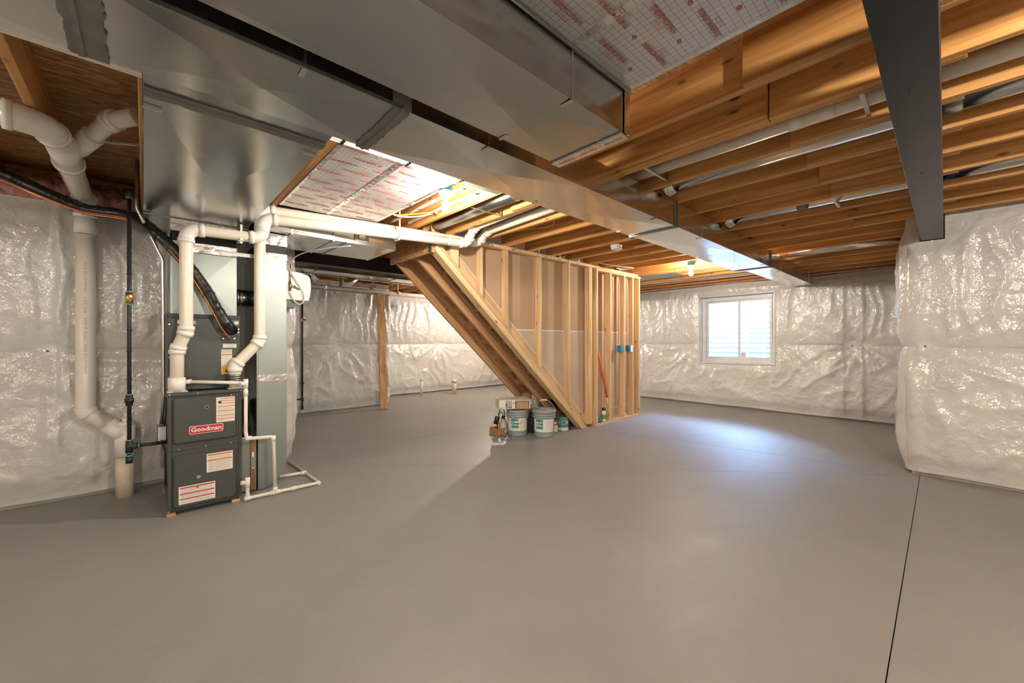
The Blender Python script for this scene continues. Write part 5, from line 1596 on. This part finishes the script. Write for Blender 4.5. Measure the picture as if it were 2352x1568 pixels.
MB().tube(smooth_path([(1.45, 3.84, 2.18), (1.30, 4.05, 2.17), (1.15, 4.35, 2.14), (1.09, 4.53, 2.06), (1.12, 4.545, 1.96), (1.22, 4.545, 1.80), (1.232, 4.545, 1.70), (1.19, 4.545, 1.655), (1.14, 4.545, 1.69), (1.10, 4.545, 1.78)], 8), 0.0055, 8).build('white_hose', M['white_cable'], eq)

g2 = thing('gas_pipe', 'black iron gas pipe with red valve standing at the back left wall', 'pipe', (1.985, 7.42, 0.13))
MB().cyl((1.985, 7.42, 0.13), (1.985, 7.42, 2.36), 0.016, n=12).build('riser', BI, g2)
ring(g2, (1.985, 7.42, 0.14), (0, 0, 1), 0.023, 0.05, BI, 'end_cap'); ring(g2, (1.985, 7.42, 0.285), (0, 0, 1), 0.024, 0.07, BI, 'tee_fitting')
ring(g2, (1.985, 7.42, 0.56), (0, 0, 1), 0.030, 0.030, BI, 'union_nut')
MB().cyl((1.985, 7.42, 0.285), (1.82, 7.42, 0.30), 0.014, n=10).build('branch', BI, g2)
vv = ring(g2, (1.985, 7.42, 1.64), (0, 0, 1), 0.022, 0.06, M['brass'], 'shutoff_valve')
MB().cyl((1.985, 7.42, 1.64), (2.03, 7.39, 1.64), 0.014, n=10).build('valve_handle', M['red_handle'], vv)
for z in (0.24, 0.33, 0.20):
    ring(g2, (1.985, 7.42, z), (0, 0, 1), 0.0195, 0.01, M['pipe_dope'], 'thread_seal')
MB().cyl((1.82, 7.42, 0.22), (1.82, 7.42, 0.42), 0.022, n=12).build('regulator', M['red_handle'], g2)

bo = thing('loose_board', 'wooden plank leaning upright against the back left wall', 'board', (3.30, 7.12, 0))
q0 = Vector((3.235, 7.12, 0)); q1 = Vector((3.285, 7.38, 2.19)); dz_ = (q1 - q0).normalized()
sx_ = Vector((1, 0.0, 0)); sx_ = (sx_ - dz_ * sx_.dot(dz_)).normalized(); sy_ = dz_.cross(sx_)
MB().obox((q0 + q1) / 2 + sx_ * 0.07 + Vector((0, 0, 0.004)), sx_, sy_, dz_, 0.070, 0.019, 1.10).build('plank', M['stair_wood_z'], bo, bevel=0.003)

for x, y, r, h, lab in ((4.81, 8.36, 0.030, 0.40, 'thin white capped pipe stub rising from the floor at the back wall'), (5.55, 8.10, 0.055, 0.33, 'thicker white pipe stub with coupling at the back wall')):
    ps_ = thing('pipe_stub', lab, 'pipe', (x, y, 0))
    MB().cyl((x, y, 0), (x, y, h), r, n=18).build('riser', M['pvc'], ps_)
    MB().cyl((x, y, h - 0.06), (x, y, h + 0.02), r * 1.14, n=18).build('cap', M['pvc'], ps_)

d4 = thing('back_trunk_duct', 'slim galvanized duct beyond the black beam in the back alcove', 'duct', (4.0, 6.25, 2.3))
duct(d4, 'duct_section', 1.25, 4.2, 6.05, 6.38, 2.285, DT, M['galv_bright'], nx=2)
duct(d4, 'duct_section', 4.2, 7.5, 6.05, 6.38, 2.285, DT, M['galv_bright'], nx=2)
for x in (1.8, 3.0):
    collar(d4, 'drive_cleat', x, 6.05, 6.38, 2.285, DT, 0.02, 0.008, M['galv_dull'])
for yy, lab in ((7.24, 'cream water line across the back alcove ceiling, nearer of the two'), (7.27, 'cream water line across the back alcove ceiling, farther of the two')):
    wp = thing('water_line', lab, 'pipe', (3.0, yy, ZJ - 0.017), 'water lines in the back alcove')
    MB().cyl((1.3, yy, ZJ - 0.017), (6.6, yy, ZJ - 0.017), 0.0135, n=10).build('tube', M['pex'], wp)
    for k in range(4, 15):
        MB().box(k * JP + 0.03, k * JP + 0.05, yy - 0.018, yy + 0.018, ZJ - 0.038, ZJ - 0.03).build('clip', M['black_plastic'], wp)
bdp = thing('drain_pipe', 'grey-white PVC drain hung along the back alcove wall', 'pipe', (3.2, 7.45, 2.235))
MB().cyl((1.4, 7.44, 2.245), (5.4, 7.44, 2.215), 0.034, n=16).build('pipe_run', M['pvc_grey'], bdp)
for x in (2.35, 3.75, 4.9):
    MB().cyl((x - 0.03, 7.44, 2.236), (x + 0.03, 7.44, 2.236), 0.040, n=16).build('coupling', M['pvc_grey'], bdp)
    MB().box(x - 0.01, x + 0.01, 7.435, 7.445, 2.27, ZJ).build('hanger_strap', M['white_plastic'], bdp)
fd = thing('adjustable_elbow_duct', 'shiny galvanized elbows and pipe hung under the back alcove joists', 'duct', (2.4, 7.05, 2.3))
ep = fillet([(2.06, 7.0, 2.45), (2.06, 7.0, 2.29), (2.62, 7.05, 2.285), (2.75, 7.05, 2.40)], 0.13, 5)
MB().tube(ep, 0.070, 14).build('pipe_run', M['galv_bright'], fd)
for x in (2.27, 2.48):
    MB().cyl((x - 0.03, 7.03, 2.286), (x + 0.03, 7.03, 2.286), 0.075, n=16).build('sealed_joint', M['mastic'], fd)

# ================================================================== PINK BATTS AT THE RIM
def batt(label, x0, x1, y0, y1, z0, z1, seed, n=(16, 8)):
    random.seed(seed)
    t_ = thing('insulation_batt', label, 'insulation', ((x0 + x1) / 2, (y0 + y1) / 2, z0))
    nx, nz = n
    rs = np.random.RandomState(seed)
    off = rs.rand(nx + 1, nz + 1)
    vs = []; fs = []
    for i in range(nx + 1):
        for j in range(nz + 1):
            u_ = i / nx; v_ = j / nz
            bul = math.sin(PI * v_) ** 0.5 * 0.6 + 0.4 * off[i][j]
            top = z1 - 0.05 * off[i][0] * (v_ ** 2)
            vs.append((x0 + (x1 - x0) * u_, y1 - (y1 - y0) * bul, z0 + (top - z0) * v_))
    for i in range(nx):
        for j in range(nz):
            a_ = i * (nz + 1) + j
            fs.append((a_, a_ + nz + 1, a_ + nz + 2, a_ + 1))
    mb_ = MB().add(vs, fs, True)
    # closed back
    mb_.box(x0, x1, y1, y1 + 0.02, z0, z1 - 0.03)
    return mb_.build('batt', M['pink_batt'], t_)
batt('pink insulation batt stuffed at the rim behind the thick drain stack', -0.79, -0.43, 4.66, 4.88, 2.36, 2.60, 3)
batt('pink insulation batt stuffed at the rim right of the drain stack', -0.38, -0.03, 4.62, 4.88, 2.34, 2.57, 4)
b3 = thing('insulation_batt', 'strip of pink insulation showing above the window wall wrap', 'insulation', (8.3, 3.5, 2.38))
vs = []; fs = []
rs = np.random.RandomState(5)
nn = 90
for i in range(nn + 1):
    y = 0.3 + (8.6 - 0.3) * i / nn
    for j in range(5):
        vs.append((8.27 - 0.03 * math.sin(PI * j / 4) - 0.02 * rs.rand(), y, 2.375 + 0.0085 * j + 0.010 * rs.rand()))
for i in range(nn):
    for j in range(4):
        a_ = i * 5 + j
        fs.append((a_, a_ + 1, a_ + 6, a_ + 5))
MB().add(vs, fs, True).build('batt', M['pink_batt'], b3)
for xa, xb, yb, lab in ((1.3, 3.5, 7.60, 'strip of pink insulation showing above the back left wall wrap'), (3.75, 8.2, 8.70, 'strip of pink insulation showing above the back wall wrap')):
    b4 = thing('insulation_batt', lab, 'insulation', ((xa + xb) / 2, yb, 2.32))
    vs = []; fs = []
    for i in range(nn + 1):
        x = xa + (xb - xa) * i / nn
        for j in range(5):
            vs.append((x, yb - 0.02 * math.sin(PI * j / 4) - 0.02 * rs.rand(), 2.315 + 0.010 * j + 0.012 * rs.rand()))
    for i in range(nn):
        for j in range(4):
            a_ = i * 5 + j
            fs.append((a_, a_ + 1, a_ + 6, a_ + 5))
    MB().add(vs, fs, True).build('batt', M['pink_batt'], b4)

# ================================================================== CABLES
def cable(nm, label, pts, r, mat):
    t_ = thing(nm, label, 'cable', tuple(pts[0]))
    MB().tube(smooth_path(pts, 6), r, 8).build('cable', M[mat], t_)
cable('electrical_cable', 'yellow cable drooping from the joists beside the foil pan', [(1.64, 3.5, 2.47), (1.69, 3.40, 2.425), (1.78, 3.25, 2.415), (1.95, 3.10, 2.44)], 0.006, 'yellow_cable')
cable('electrical_cable', 'white cable drooping beside the yellow cable and foil pan', [(1.64, 3.46, 2.46), (1.70, 3.36, 2.405), (1.82, 3.24, 2.400), (1.98, 3.15, 2.45)], 0.006, 'white_cable')
cable('electrical_cable', 'yellow cable looped on a joist above the stair wall', [(2.88, 3.3, 2.52), (2.92, 3.15, 2.46), (3.0, 2.95, 2.45), (3.10, 2.75, 2.47), (3.05, 2.70, 2.52)], 0.005, 'yellow_cable')
cable('electrical_cable', 'white cable coil on top of the stair wall end', [(5.0, 3.5, 2.44), (5.2, 3.35, 2.40), (5.45, 3.25, 2.395), (5.6, 3.3, 2.41), (5.5, 3.42, 2.40), (5.3, 3.40, 2.39), (5.6, 3.52, 2.42)], 0.007, 'white_cable')
cable('electrical_cable', 'yellow cable crossing the joist bay behind the drain stack', [(-1.2, 3.45, 2.56), (-0.8, 3.5, 2.54), (-0.42, 3.55, 2.55)], 0.006, 'yellow_cable')
cable('electrical_cable', 'thin white cable crossing the bay behind the drain branch', [(-0.40, 3.75, 2.57), (-0.2, 3.70, 2.565), (-0.02, 3.62, 2.57)], 0.010, 'white_cable')
# small metal brackets where joists meet the stair wall
for k in range(7, 12):
    x = k * JP
    hb_ = thing('pipe_strap', 'small metal pipe strap at the stair wall top plate, %s from the stair top' % ('first', 'second', 'third', 'fourth', 'fifth')[k - 7], 'bracket', (x + 0.05, 3.55, ZJ), 'small brackets along the stair wall')
    MB().box(x + 0.03, x + 0.05, 3.50, 3.503, ZJ - 0.045, ZJ + 0.02).box(x + 0.03, x + 0.05, 3.49, 3.55, ZJ - 0.048, ZJ - 0.045).build('strap', M['zinc'], hb_)
# panned bay near the second bulb
pb2 = thing('joist_pan', 'galvanized joist pan above the end of the stair wall', 'joist pan', (6.7, 3.5, ZJ))
MB().box(6.48, 6.92, 3.05, 5.0, ZJ - 0.006, ZJ - 0.002).build('pan_sheet', M['galv_dull'], pb2)
MB().box(6.48, 6.92, 3.045, 3.05, ZJ - 0.006, ZJ + 0.06).build('pan_end', M['galv_bright'], pb2)
